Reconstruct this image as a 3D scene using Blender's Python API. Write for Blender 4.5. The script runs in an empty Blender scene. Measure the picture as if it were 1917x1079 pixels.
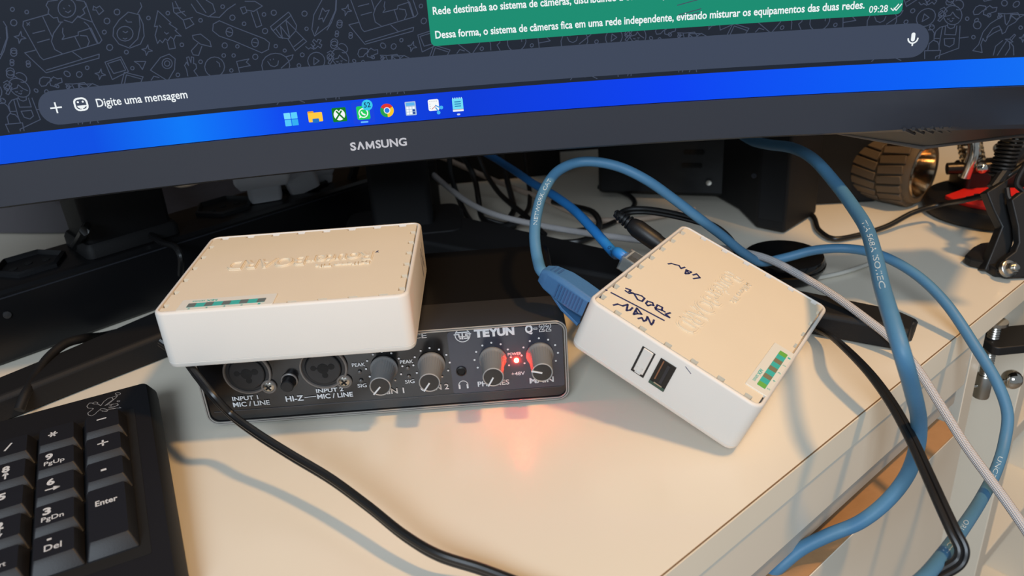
import bpy, bmesh, math, random
from mathutils import Vector, Matrix, Euler
random.seed(7)
PI = math.pi
SC = bpy.context.scene
COL = SC.collection

# ---------------------------------------------------------------- camera
CAM = Vector((0.0, 0.0, 0.22397))
FPX, PITCH, ROLL = 1489.85, 0.438433, -0.072279
FW = Vector((0, math.cos(PITCH), -math.sin(PITCH)))
_r = Vector((1, 0, 0)); _u = _r.cross(FW)
RT = _r * math.cos(ROLL) + _u * math.sin(ROLL)
UP = _u * math.cos(ROLL) - _r * math.sin(ROLL)
cd = bpy.data.cameras.new('camera'); cam = bpy.data.objects.new('camera', cd); COL.objects.link(cam)
cam.matrix_world = Matrix(((RT.x, UP.x, -FW.x, CAM.x), (RT.y, UP.y, -FW.y, CAM.y), (RT.z, UP.z, -FW.z, CAM.z), (0, 0, 0, 1)))
cd.sensor_width = 36.0; cd.lens = FPX / 1917 * 36.0
cd.clip_start = 0.01; cd.clip_end = 50
cd.dof.use_dof = True; cd.dof.focus_distance = 0.40; cd.dof.aperture_fstop = 12.0
SC.camera = cam

# ---------------------------------------------------------------- light, exposure
w = bpy.data.worlds.new('world'); SC.world = w; w.use_nodes = True
bg = w.node_tree.nodes['Background']; bg.inputs[0].default_value = (0.80, 0.90, 1.0, 1); bg.inputs[1].default_value = 0.26
def lamp(name, kind, loc, energy, color, size, target=None):
    l = bpy.data.lights.new(name, kind); l.energy = energy; l.color = color
    o = bpy.data.objects.new(name, l); COL.objects.link(o); o.location = loc
    if kind == 'AREA':
        l.shape = 'RECTANGLE'; l.size, l.size_y = size
    else: l.shadow_soft_size = size
    if target is not None: o.rotation_euler = (Vector(target) - Vector(loc)).to_track_quat('-Z', 'Y').to_euler()
    return o
lamp('ceiling_bulb', 'POINT', (0.49, 0.085, 1.04), 32.5, (1.0, 0.58, 0.22), 0.045)
lamp('window_daylight', 'AREA', (-0.28, -1.25, 1.02), 28, (0.76, 0.88, 1.0), (0.7, 0.6), (0.05, 0.35, 0))
SC.view_settings.view_transform = 'Standard'; SC.view_settings.look = 'None'
SC.view_settings.gamma = 1.0; SC.view_settings.use_curve_mapping = False; SC.view_settings.exposure = 0.0

# ---------------------------------------------------------------- helpers
def at(px, py, z=None, y=None, d=None):
    "point of the room seen at photo pixel (px, py) on a level z, a depth y or a camera distance d"
    ray = FW + RT * ((px - 958.5) / FPX) + UP * ((539.5 - py) / FPX)
    if z is not None: t = (z - CAM.z) / ray.z
    elif y is not None: t = (y - CAM.y) / ray.y
    else: t = d
    return CAM + ray * t
def lin(c):
    return tuple(((x / 255) / 12.92 if x <= 10.3 else ((x / 255 + .055) / 1.055) ** 2.4) for x in c)
MATS = {}
def mat(name, rgb, rough=.5, metal=0., spec=.5, emit=0., var=0., vscale=60., bump=0., bscale=300., coat=0., ecol=None, trans=0.):
    if name in MATS: return MATS[name]
    m = bpy.data.materials.new(name); m.use_nodes = True; nt = m.node_tree; b = nt.nodes['Principled BSDF']
    c = lin(rgb); b.inputs['Base Color'].default_value = (*c, 1)
    b.inputs['Roughness'].default_value = rough; b.inputs['Metallic'].default_value = metal
    b.inputs['Specular IOR Level'].default_value = spec; b.inputs['Coat Weight'].default_value = coat
    b.inputs['Transmission Weight'].default_value = trans
    if emit: b.inputs['Emission Color'].default_value = (*(lin(ecol or rgb)), 1); b.inputs['Emission Strength'].default_value = emit
    if var or bump:
        tc = nt.nodes.new('ShaderNodeTexCoord')
        if var:
            n = nt.nodes.new('ShaderNodeTexNoise'); n.inputs['Scale'].default_value = vscale; n.inputs['Detail'].default_value = 5
            nt.links.new(tc.outputs['Object'], n.inputs['Vector'])
            mx = nt.nodes.new('ShaderNodeMix'); mx.data_type = 'RGBA'
            mx.inputs[6].default_value = (*[x * (1 - var) for x in c], 1); mx.inputs[7].default_value = (*[min(1, x * (1 + var)) for x in c], 1)
            nt.links.new(n.outputs['Fac'], mx.inputs[0]); nt.links.new(mx.outputs[2], b.inputs['Base Color'])
        if bump:
            n2 = nt.nodes.new('ShaderNodeTexNoise'); n2.inputs['Scale'].default_value = bscale; n2.inputs['Detail'].default_value = 3
            nt.links.new(tc.outputs['Object'], n2.inputs['Vector'])
            bp = nt.nodes.new('ShaderNodeBump'); bp.inputs['Strength'].default_value = bump; bp.inputs['Distance'].default_value = .0005
            nt.links.new(n2.outputs['Fac'], bp.inputs['Height']); nt.links.new(bp.outputs['Normal'], b.inputs['Normal'])
    MATS[name] = m
    return m
def glow(name, rgb, k=1.0, rough=.35):
    return mat(name, (2, 2, 3), rough=rough, spec=.12, emit=k, ecol=rgb)

class MB:
    def __init__(s, T=None): s.v = []; s.f = []; s.m = []; s.uv = []; s.T = T; s.hasuv = False
    def add(s, vs, fs, mi=0, uvs=None):
        o = len(s.v)
        for p in vs:
            p = Vector(p); s.v.append(s.T @ p if isinstance(s.T, Matrix) else (s.T(p) if s.T else p))
        for k, f in enumerate(fs):
            s.f.append([o + i for i in f]); s.m.append(mi)
            s.uv.append(uvs[k] if uvs else None)
        if uvs: s.hasuv = True
        return s
    def box(s, c, size, R=None, mi=0):
        c = Vector(c); vs = []
        for dx in (-.5, .5):
            for dy in (-.5, .5):
                for dz in (-.5, .5):
                    p = Vector((dx * size[0], dy * size[1], dz * size[2]))
                    vs.append(c + (R @ p if R else p))
        return s.add(vs, [(0, 1, 3, 2), (4, 6, 7, 5), (0, 4, 5, 1), (2, 3, 7, 6), (0, 2, 6, 4), (1, 5, 7, 3)], mi)
    def rings(s, rings, cap0=True, cap1=True, mi=0, closed=False):
        n = len(rings[0]); vs = [p for r in rings for p in r]; fs = []
        m = len(rings)
        for i in range(m if closed else m - 1):
            for j in range(n):
                a, b = i * n + j, i * n + (j + 1) % n; i2 = (i + 1) % m
                fs.append((a, b, i2 * n + (j + 1) % n, i2 * n + j))
        if cap0 and not closed: fs.append(tuple(range(n - 1, -1, -1)))
        if cap1 and not closed: fs.append(tuple((m - 1) * n + j for j in range(n)))
        return s.add(vs, fs, mi)
    def stack(s, x0, x1, y0, y1, r, levels, n=5, mi=0, cap0=True, cap1=True):
        "rounded rectangles piled up: levels = (inset, z[, dx, dy])"
        rg = []
        for L in levels:
            ins, z = L[0], L[1]; dx = L[2] if len(L) > 2 else 0; dy = L[3] if len(L) > 3 else 0
            rg.append([Vector((p[0] + dx, p[1] + dy, z)) for p in rrect(x0 + ins, x1 - ins, y0 + ins, y1 - ins, max(r - ins, .0002), n)])
        return s.rings(rg, cap0, cap1, mi)
    def lathe(s, prof, n=32, M=None, mi=0, ridge=0, nr=0, cap0=True, cap1=True):
        rg = []
        for q in prof:
            r, z = q[0], q[1]; rd = ridge if len(q) > 2 else 0
            rg.append([(M @ Vector((rr * math.cos(a), rr * math.sin(a), z)) if M else Vector((rr * math.cos(a), rr * math.sin(a), z)))
                       for a, rr in ((2 * PI * k / n, r - (rd if (k % 2) else 0)) for k in range(n))])
        return s.rings(rg, cap0, cap1, mi)
    def sphere(s, c, r, n=20, mi=0, sc=(1, 1, 1)):
        c = Vector(c); m = n // 2
        rg = [[c + Vector((r * sc[0] * math.sin(t) * math.cos(2 * PI * k / n), r * sc[1] * math.sin(t) * math.sin(2 * PI * k / n), -r * sc[2] * math.cos(t))) for k in range(n)]
              for t in (PI * (i + .02 * (i == 0) - .02 * (i == m)) / m for i in range(m + 1))]
        return s.rings(rg, True, True, mi)
    def tube(s, pts, rad, n=12, mi=0, cap=True, off=None):
        "pts: dense polyline; rad: number or list; off=(angle, distance) shifts the strand off the centre line"
        fr = frames(pts); rg = []; L = 0; Ls = []
        for i, (p, t, a, b) in enumerate(fr):
            if i: L += (p - fr[i - 1][0]).length
            Ls.append(L); r = rad[i] if isinstance(rad, (list, tuple)) else rad
            c = p
            if off: c = p + (a * math.cos(off[0](L) if callable(off[0]) else off[0]) + b * math.sin(off[0](L) if callable(off[0]) else off[0])) * off[1]
            rg.append([c + (a * math.cos(2 * PI * k / n) + b * math.sin(2 * PI * k / n)) * r for k in range(n)])
        vs = [p for r in rg for p in r]; fs = []; uvs = []
        for i in range(len(rg) - 1):
            for j in range(n):
                fs.append((i * n + j, i * n + (j + 1) % n, (i + 1) * n + (j + 1) % n, (i + 1) * n + j))
                uvs.append([(j / n, Ls[i]), ((j + 1) / n, Ls[i]), ((j + 1) / n, Ls[i + 1]), (j / n, Ls[i + 1])])
        if cap:
            fs.append(tuple(range(n - 1, -1, -1))); uvs.append([(0, 0)] * n)
            fs.append(tuple((len(rg) - 1) * n + j for j in range(n))); uvs.append([(0, 0)] * n)
        return s.add(vs, fs, mi, uvs)
    def prism(s, poly, fn0, fn1, mi=0):
        n = len(poly); vs = [fn0(p) for p in poly] + [fn1(p) for p in poly]
        fs = [tuple(range(n - 1, -1, -1)), tuple(range(n, 2 * n))] + [(i, (i + 1) % n, n + (i + 1) % n, n + i) for i in range(n)]
        return s.add(vs, fs, mi)
    def build(s, name, mats, parent=None, bevel=0, angle=35, loc=None, kind=None, label=None, segs=2):
        me = bpy.data.meshes.new(name)
        off = Vector(loc) if loc is not None else Vector()
        q = parent
        while q is not None:
            if q.get('world_parts'): off = Vector(q['world_parts'])
            q = q.parent
        me.from_pydata([tuple(p - off) for p in s.v], [], s.f)
        mats = mats if isinstance(mats, (list, tuple)) else [mats]
        for m in mats: me.materials.append(m)
        for p, mi in zip(me.polygons, s.m): p.material_index = mi
        if s.hasuv:
            ul = me.uv_layers.new(name='UVMap')
            for p, uv in zip(me.polygons, s.uv):
                if uv:
                    for li, c in zip(p.loop_indices, uv): ul.data[li].uv = c
        bm = bmesh.new(); bm.from_mesh(me); bmesh.ops.recalc_face_normals(bm, faces=bm.faces); bm.to_mesh(me); bm.free()
        me.polygons.foreach_set('use_smooth', [True] * len(me.polygons))
        me.set_sharp_from_angle(angle=math.radians(angle))
        me.update()
        o = bpy.data.objects.new(name, me); COL.objects.link(o)
        if parent is not None: o.parent = parent
        elif loc is not None: o.location = off
        if bevel:
            b = o.modifiers.new('bevel', 'BEVEL'); b.width = bevel; b.segments = segs; b.limit_method = 'ANGLE'; b.angle_limit = math.radians(40)
        if kind: o['kind'] = kind
        if label: o['label'] = label
        return o
def rrect(x0, x1, y0, y1, r, n=5):
    r = min(r, (x1 - x0) / 2 - 1e-6, (y1 - y0) / 2 - 1e-6)
    out = []
    for cx, cy, a0 in ((x1 - r, y1 - r, 0), (x0 + r, y1 - r, PI / 2), (x0 + r, y0 + r, PI), (x1 - r, y0 + r, 1.5 * PI)):
        for k in range(n + 1):
            a = a0 + PI / 2 * k / n; out.append((cx + r * math.cos(a), cy + r * math.sin(a)))
    return out
def spline(ctrl, per=10):
    P = [Vector(p) for p in ctrl]; P = [P[0] * 2 - P[1]] + P + [P[-1] * 2 - P[-2]]
    out = []
    for i in range(1, len(P) - 2):
        p0, p1, p2, p3 = P[i - 1:i + 3]
        t0 = 0; t1 = t0 + max((p1 - p0).length, 1e-6) ** .5; t2 = t1 + max((p2 - p1).length, 1e-6) ** .5; t3 = t2 + max((p3 - p2).length, 1e-6) ** .5
        for k in range(per):
            t = t1 + (t2 - t1) * k / per
            A1 = p0 * ((t1 - t) / (t1 - t0)) + p1 * ((t - t0) / (t1 - t0)); A2 = p1 * ((t2 - t) / (t2 - t1)) + p2 * ((t - t1) / (t2 - t1)); A3 = p2 * ((t3 - t) / (t3 - t2)) + p3 * ((t - t2) / (t3 - t2))
            B1 = A1 * ((t2 - t) / (t2 - t0)) + A2 * ((t - t0) / (t2 - t0)); B2 = A2 * ((t3 - t) / (t3 - t1)) + A3 * ((t - t1) / (t3 - t1))
            out.append(B1 * ((t2 - t) / (t2 - t1)) + B2 * ((t - t1) / (t2 - t1)))
    out.append(P[-2]); return out
def frames(pts):
    pts = [Vector(p) for p in pts]; n = len(pts); out = []
    t = (pts[1] - pts[0]).normalized(); a = t.orthogonal().normalized()
    for i in range(n):
        t = (pts[min(i + 1, n - 1)] - pts[max(i - 1, 0)]).normalized()
        a = (a - t * a.dot(t)).normalized(); out.append((pts[i], t, a, t.cross(a)))
    return out
_tg = {}
def text_geo(s, off=0., ext=0.):
    k = (s, off, ext)
    if k not in _tg:
        cu = bpy.data.curves.new('t', 'FONT'); cu.body = s; cu.offset = off; cu.extrude = ext; cu.resolution_u = 3
        ob = bpy.data.objects.new('t', cu); me = bpy.data.meshes.new_from_object(ob)
        vs = [v.co.copy() for v in me.vertices]; fs = [tuple(p.vertices) for p in me.polygons]
        bpy.data.meshes.remove(me); bpy.data.objects.remove(ob); bpy.data.curves.remove(cu)
        x0 = min(v.x for v in vs); x1 = max(v.x for v in vs)
        _tg[k] = ([Vector((v.x - x0, v.y, v.z)) for v in vs], fs, x1 - x0)
    return _tg[k]
CAPH = .70
def put_text(mb, s, fn, x0, x1, y, h, off=.01, mi=0, ext=0.):
    "text s from x0 to x1 on base line y with capitals h tall; fn maps (x, y, z) to the surface"
    vs, fs, wd = text_geo(s, off, ext); kx = (x1 - x0) / wd; ky = h / CAPH
    mb.add([fn(x0 + v.x * kx, y + v.y * ky, v.z) for v in vs], fs, mi)
def ribbon(mb, pts, wd, fn, mi=0):
    "flat stroke along a 2-D polyline"
    for (a, b) in zip(pts[:-1], pts[1:]):
        dx, dy = b[0] - a[0], b[1] - a[1]; L = math.hypot(dx, dy)
        if L < 1e-9: continue
        nx, ny = -dy / L * wd / 2, dx / L * wd / 2; ex, ey = dx / L * wd * .3, dy / L * wd * .3
        mb.add([fn(a[0] - ex + nx, a[1] - ey + ny), fn(a[0] - ex - nx, a[1] - ey - ny), fn(b[0] + ex - nx, b[1] + ey - ny), fn(b[0] + ex + nx, b[1] + ey + ny)], [(0, 1, 2, 3)], mi)
def circ(cx, cy, rx, ry=None, n=16, a0=0, a1=2 * PI, rot=0):
    ry = ry or rx; o = []
    for k in range(n + 1):
        a = a0 + (a1 - a0) * k / n; x, y = rx * math.cos(a), ry * math.sin(a)
        o.append((cx + x * math.cos(rot) - y * math.sin(rot), cy + x * math.sin(rot) + y * math.cos(rot)))
    return o
def thing(name, label, cat, loc=(0, 0, 0), rot=None, group=None, world=False):
    o = bpy.data.objects.new(name, None); COL.objects.link(o); o.empty_display_size = .02
    if rot is not None: o.matrix_world = Matrix.Translation(Vector(loc)) @ rot.to_4x4()
    else: o.location = loc
    if world: o['world_parts'] = tuple(loc)
    o['label'] = label; o['category'] = cat
    if group: o['group'] = group
    return o
def tag(o, label, cat, group=None):
    o['label'] = label; o['category'] = cat
    if group: o['group'] = group
    return o
def R3(rx, ry, rz): return Matrix.Rotation(rz, 3, 'Z') @ Matrix.Rotation(ry, 3, 'Y') @ Matrix.Rotation(rx, 3, 'X')
def solid_px(mb, poly, d, thick, mi=0):
    "outline standing at camera distance d, thickened away along the view axis"
    mb.prism(poly, lambda p: at(p[0], p[1], d=d), lambda p: at(p[0], p[1], d=d) + FW * thick, mi)

# ---------------------------------------------------------------- materials
WHITE = mat('white_laminate', (224, 216, 200), rough=.25, spec=.5, var=.03, vscale=9, bump=.03, bscale=900)
EDGE = mat('white_edge_band', (226, 218, 200), rough=.5, var=.03, vscale=20)
RAW = mat('raw_board', (172, 132, 92), rough=.8, var=.12, vscale=90, bump=.3)
SEAM = mat('dark_seam', (120, 92, 62), rough=.9)
CASE = mat('beige_plastic', (224, 211, 188), rough=.5, spec=.4, var=.025, vscale=40, bump=.06, bscale=1500)
CASEW = mat('white_plastic', (220, 214, 206), rough=.48, spec=.4, var=.02, vscale=50, bump=.05, bscale=1500)
BLK = mat('black_plastic', (20, 21, 24), rough=.45, spec=.4, bump=.08, bscale=1200)
BLKM = mat('black_matte', (16, 16, 18), rough=.65, spec=.35, bump=.15, bscale=900)
BLKG = mat('black_gloss', (9, 9, 11), rough=.12, spec=.5)
CHAR = mat('charcoal_plastic', (40, 42, 48), rough=.42, spec=.45, bump=.06, bscale=1500)
INK = mat('print_white', (205, 208, 212), rough=.6)
STEEL = mat('steel', (190, 186, 178), rough=.28, metal=1.)
CHROME = mat('chrome', (215, 210, 200), rough=.1, metal=1.)

# ---------------------------------------------------------------- room
FLOOR = mat('floor_tile', (150, 140, 128), rough=.5, var=.1, vscale=6)
WALLM = mat('wall_paint', (44, 41, 39), rough=.9, var=.04, vscale=5, bump=.1, bscale=200)
mb = MB(); mb.box((0, .2, -.765), (4.0, 4.0, .03)); o = mb.build('floor', FLOOR, kind='structure')
mb = MB(); mb.box((0, .83, .45), (4.0, .06, 2.4)); o = mb.build('wall_back', WALLM, kind='structure')

# desk: the near right edge runs diagonally across the frame
P0 = Vector((.0746, .2411, 0)); DV = Vector((.778, .6283, 0)); NV = Vector((.6283, -.778, 0))
def ed(s, off, z): return P0 + DV * s + NV * off + Vector((0, 0, z))
desk = thing('desk', 'white laminate desk with a diagonal front edge, drawer and open side unit', 'desk', (0, .3, -.75), world=True)
mb = MB()
A_, B_ = ed(-.42, 0, 0), ed(.875, 0, 0)
top_poly = [(A_.x, A_.y), (B_.x, B_.y), (B_.x, .798), (-.95, .798), (-.95, A_.y)]
mb.prism(top_poly, lambda p: Vector((p[0], p[1], -.0152)), lambda p: Vector((p[0], p[1], 0)))
mb.build('desktop', WHITE, desk, bevel=.0004)
def slab(mb, s0, s1, o0, o1, z0, z1, mi=0):
    vs = [ed(s, o, z) for s in (s0, s1) for o in (o0, o1) for z in (z0, z1)]
    mb.add(vs, [(0, 1, 3, 2), (4, 6, 7, 5), (0, 4, 5, 1), (2, 3, 7, 6), (0, 2, 6, 4), (1, 5, 7, 3)], mi)
mb = MB(); slab(mb, -.42, .86, .0001, .0008, -.0150, -.0004); mb.build('edge_band', EDGE, desk)
mb = MB(); slab(mb, -.42, .86, -.00015, .00035, -.0002, .00012); mb.build('edge_seam', SEAM, desk)
mb = MB(); slab(mb, -.42, .243, -.016, -.0008, -.0452, -.0154); mb.build('apron', WHITE, desk, bevel=.0006)
mb = MB(); slab(mb, -.42, .243, -.022, -.0030, -.0475, -.0455); mb.build('raw_edge_strip', RAW, desk)
mb = MB(); slab(mb, -.42, .241, -.030, -.0038, -.0590, -.0478); mb.build('drawer_rail', mat('grey_rail', (176, 170, 160), rough=.5), desk)
mb = MB(); slab(mb, -.42, .2345, -.0095, .0050, -.230, -.0702); df = mb.build('drawer_front', WHITE, desk, bevel=.0005)
mb = MB(); slab(mb, -.42, .2344, -.0092, .0047, -.0701, -.0694); mb.build('raw_top_edge', RAW, df)
mb = MB(); slab(mb, -.42, .228, -.30, -.012, -.228, -.216); mb.build('drawer_bottom', WHITE, desk)
mb = MB(); slab(mb, -.42, .2345, -.0095, .0050, -.45, -.234); mb.build('drawer_front', WHITE, desk, bevel=.0005)
for s0, s1 in ((.248, .2635), (.358, .3735), (.60, .6155)):
    mb = MB(); slab(mb, s0, s1, -.22, -.0015, -.75, -.0155); mb.build('side_panel', WHITE, desk, bevel=.0004)
mb = MB(); slab(mb, .2636, .3579, -.078, -.066, -.75, -.0155); rp = mb.build('recessed_panel', WHITE, desk)
HOLE = mat('chipped_hole', (58, 46, 36), rough=.95)
for (px, py, r) in ((1799, 957, .0052), (1797, 990, .0040)):
    # point on the recessed panel
    ray = FW + RT * ((px - 958.5) / FPX) + UP * ((539.5 - py) / FPX)
    mb = MB(); mbr = MB()
    t = ((P0 + NV * -.0658 - CAM).dot(NV)) / ray.dot(NV); c = CAM + ray * t
    for bb, rr, lift in ((mbr, r * 1.6, 0), (mb, r, .0003)):
        poly = [(rr * (1 + .25 * math.sin(3 * a + px)) * math.cos(a), rr * 1.1 * (1 + .2 * math.cos(2 * a)) * math.sin(a)) for a in (2 * PI * k / 12 for k in range(12))]
        bb.prism(poly, lambda p: c + DV * p[0] + Vector((0, 0, p[1])) - NV * .0004 + NV * lift, lambda p: c + DV * p[0] + Vector((0, 0, p[1])) + NV * (.0002 + lift))
    mb.build('screw_hole', HOLE, rp); mbr.build('chipped_rim', RAW, rp)
for z, d0 in ((-.19, -.02), (-.33, -.02), (-.47, -.02)):
    mb = MB(); slab(mb, .3736, .5999, -.219, d0, z - .015, z); mb.build('shelf', WHITE, desk, bevel=.0004)
mb = MB(); slab(mb, .3736, .5999, -.219, -.207, -.75, -.0155); mb.build('back_panel', WHITE, desk)
mb = MB(); slab(mb, -.42, -.405, -.60, -.0015, -.75, -.0155); mb.build('side_panel', WHITE, desk)
mb = MB(); mb.box((-.93, .39, -.382), (.018, .78, .733)); mb.build('side_panel', WHITE, desk)

mb = MB(); slab(mb, .385, .555, -.20, -.035, -.1895, -.075); mb.build('storage_box', BLKM, None, bevel=.004)
tag(bpy.data.objects['storage_box'], 'black box pushed onto the shelf under the desk at right', 'box')

# ---------------------------------------------------------------- monitor (curved)
MX, MYAW, MTILT, RC, PP = Vector((-.0629, .4055, .1315)), .0786, .0423, 1.0, .2728e-3
MROT = R3(0, 0, MYAW) @ Matrix.Rotation(-MTILT, 3, 'X')
def scr(u, v, d=0.):
    "u, v in display pixels from the middle of the lower screen edge; d metres towards the viewer"
    a = u * PP / RC
    return MX + MROT @ Vector(((RC - d) * math.sin(a), -RC + (RC - d) * math.cos(a), v * PP))
APEX = Vector((-.077, .566, 0))
mon = thing('monitor', 'large curved black computer monitor showing a dark chat window', 'monitor', APEX, world=True)
BEZ = mat('bezel_plastic', (44, 48, 58), rough=.38, spec=.5, bump=.05, bscale=2500)
HU = 1295
def crease(u, v):
    k = max(0, abs(u) - (894 + (v + 75) * 2.6)); return min(k * PP * .12, .006)
mb = MB(); rg = []
for i in range(61):
    u = -HU + 2 * HU * i / 60
    back = -.016 - .020 * math.cos(u / HU * PI / 2) ** 2
    sec = [(-1, .0018), (-20, .0018 - crease(u, -20)), (-40, .0018 - crease(u, -40)), (-73, .0018 - crease(u, -73)), (-82, -.006), (-82, back * .6), (60, back), (1380, back), (1462, -.012), (1458, .0016), (1441, .0016), (1441, -.003), (-1, -.003)]
    rg.append([scr(u, v, d) for v, d in sec])
mb.rings(rg, True, True); mb.build('bezel', BEZ, mon, angle=25)
# screen and what it shows
DARK = glow('chat_background', (30, 36, 47))
mb = MB(); nx, ny = 64, 8
vs = [scr(-1280 + 2560 * i / nx, 1440 * j / ny) for j in range(ny + 1) for i in range(nx + 1)]
mb.add(vs, [(j * (nx + 1) + i, j * (nx + 1) + i + 1, (j + 1) * (nx + 1) + i + 1, (j + 1) * (nx + 1) + i) for j in range(ny) for i in range(nx)])
screen = mb.build('screen', DARK, mon)
def columns(mb, u0, u1, lo, hi, d, n=60, mi=0):
    vs = []
    for i in range(n + 1):
        u = u0 + (u1 - u0) * (.5 - .5 * math.cos(PI * i / n)); vs += [scr(u, lo(u), d), scr(u, hi(u), d)]
    mb.add(vs, [(2 * i, 2 * i + 2, 2 * i + 3, 2 * i + 1) for i in range(n)], mi)
def rr_col(mb, u0, u1, v0, v1, r, d, mi=0, n=60):
    def ins(u):
        k = max(0, r - min(u - u0, u1 - u)); return r - math.sqrt(max(0, r * r - k * k))
    columns(mb, u0, u1, lambda u: v0 + ins(u), lambda u: v1 - ins(u), d, n, mi)
D1, D2, D3, D4 = .00006, .00012, .00018, .00024
# doodle wallpaper: one tile traced, repeated every 541 px
def zA(p):   # traced on a crop of the photo, expressed on the screen surface
    return PX2UV((p[0] / 3.994, p[1] / 3.994))
def zB(p): return PX2UV((1600 + p[0] / 5.994, p[1] / 5.994))
MIV = MROT.inverted()
def PX2UV(p):
    ray = MIV @ (FW + RT * ((p[0] - 958.5) / FPX) + UP * ((539.5 - p[1]) / FPX)); o = MIV @ (CAM - MX)
    # intersect the cylinder of radius RC about the local axis (0, -RC)
    ox, oy = o.x, o.y + RC; a = ray.x ** 2 + ray.y ** 2; b = ox * ray.x + oy * ray.y; c = ox * ox + oy * oy - RC * RC
    t = (-b + math.sqrt(b * b - a * c)) / a; q = o + ray * t
    return (RC * math.atan2(q.x, q.y + RC) / PP, q.z / PP)
def star(cx, cy, r):
    o = []
    for k in range(8):
        a = PI / 4 * k + .15; rr = r if k % 2 == 0 else r * .36; o.append((cx + rr * math.cos(a), cy + rr * math.sin(a)))
    return o + [o[0]]
def zz(x, y): return (x + 1757, y)
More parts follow.
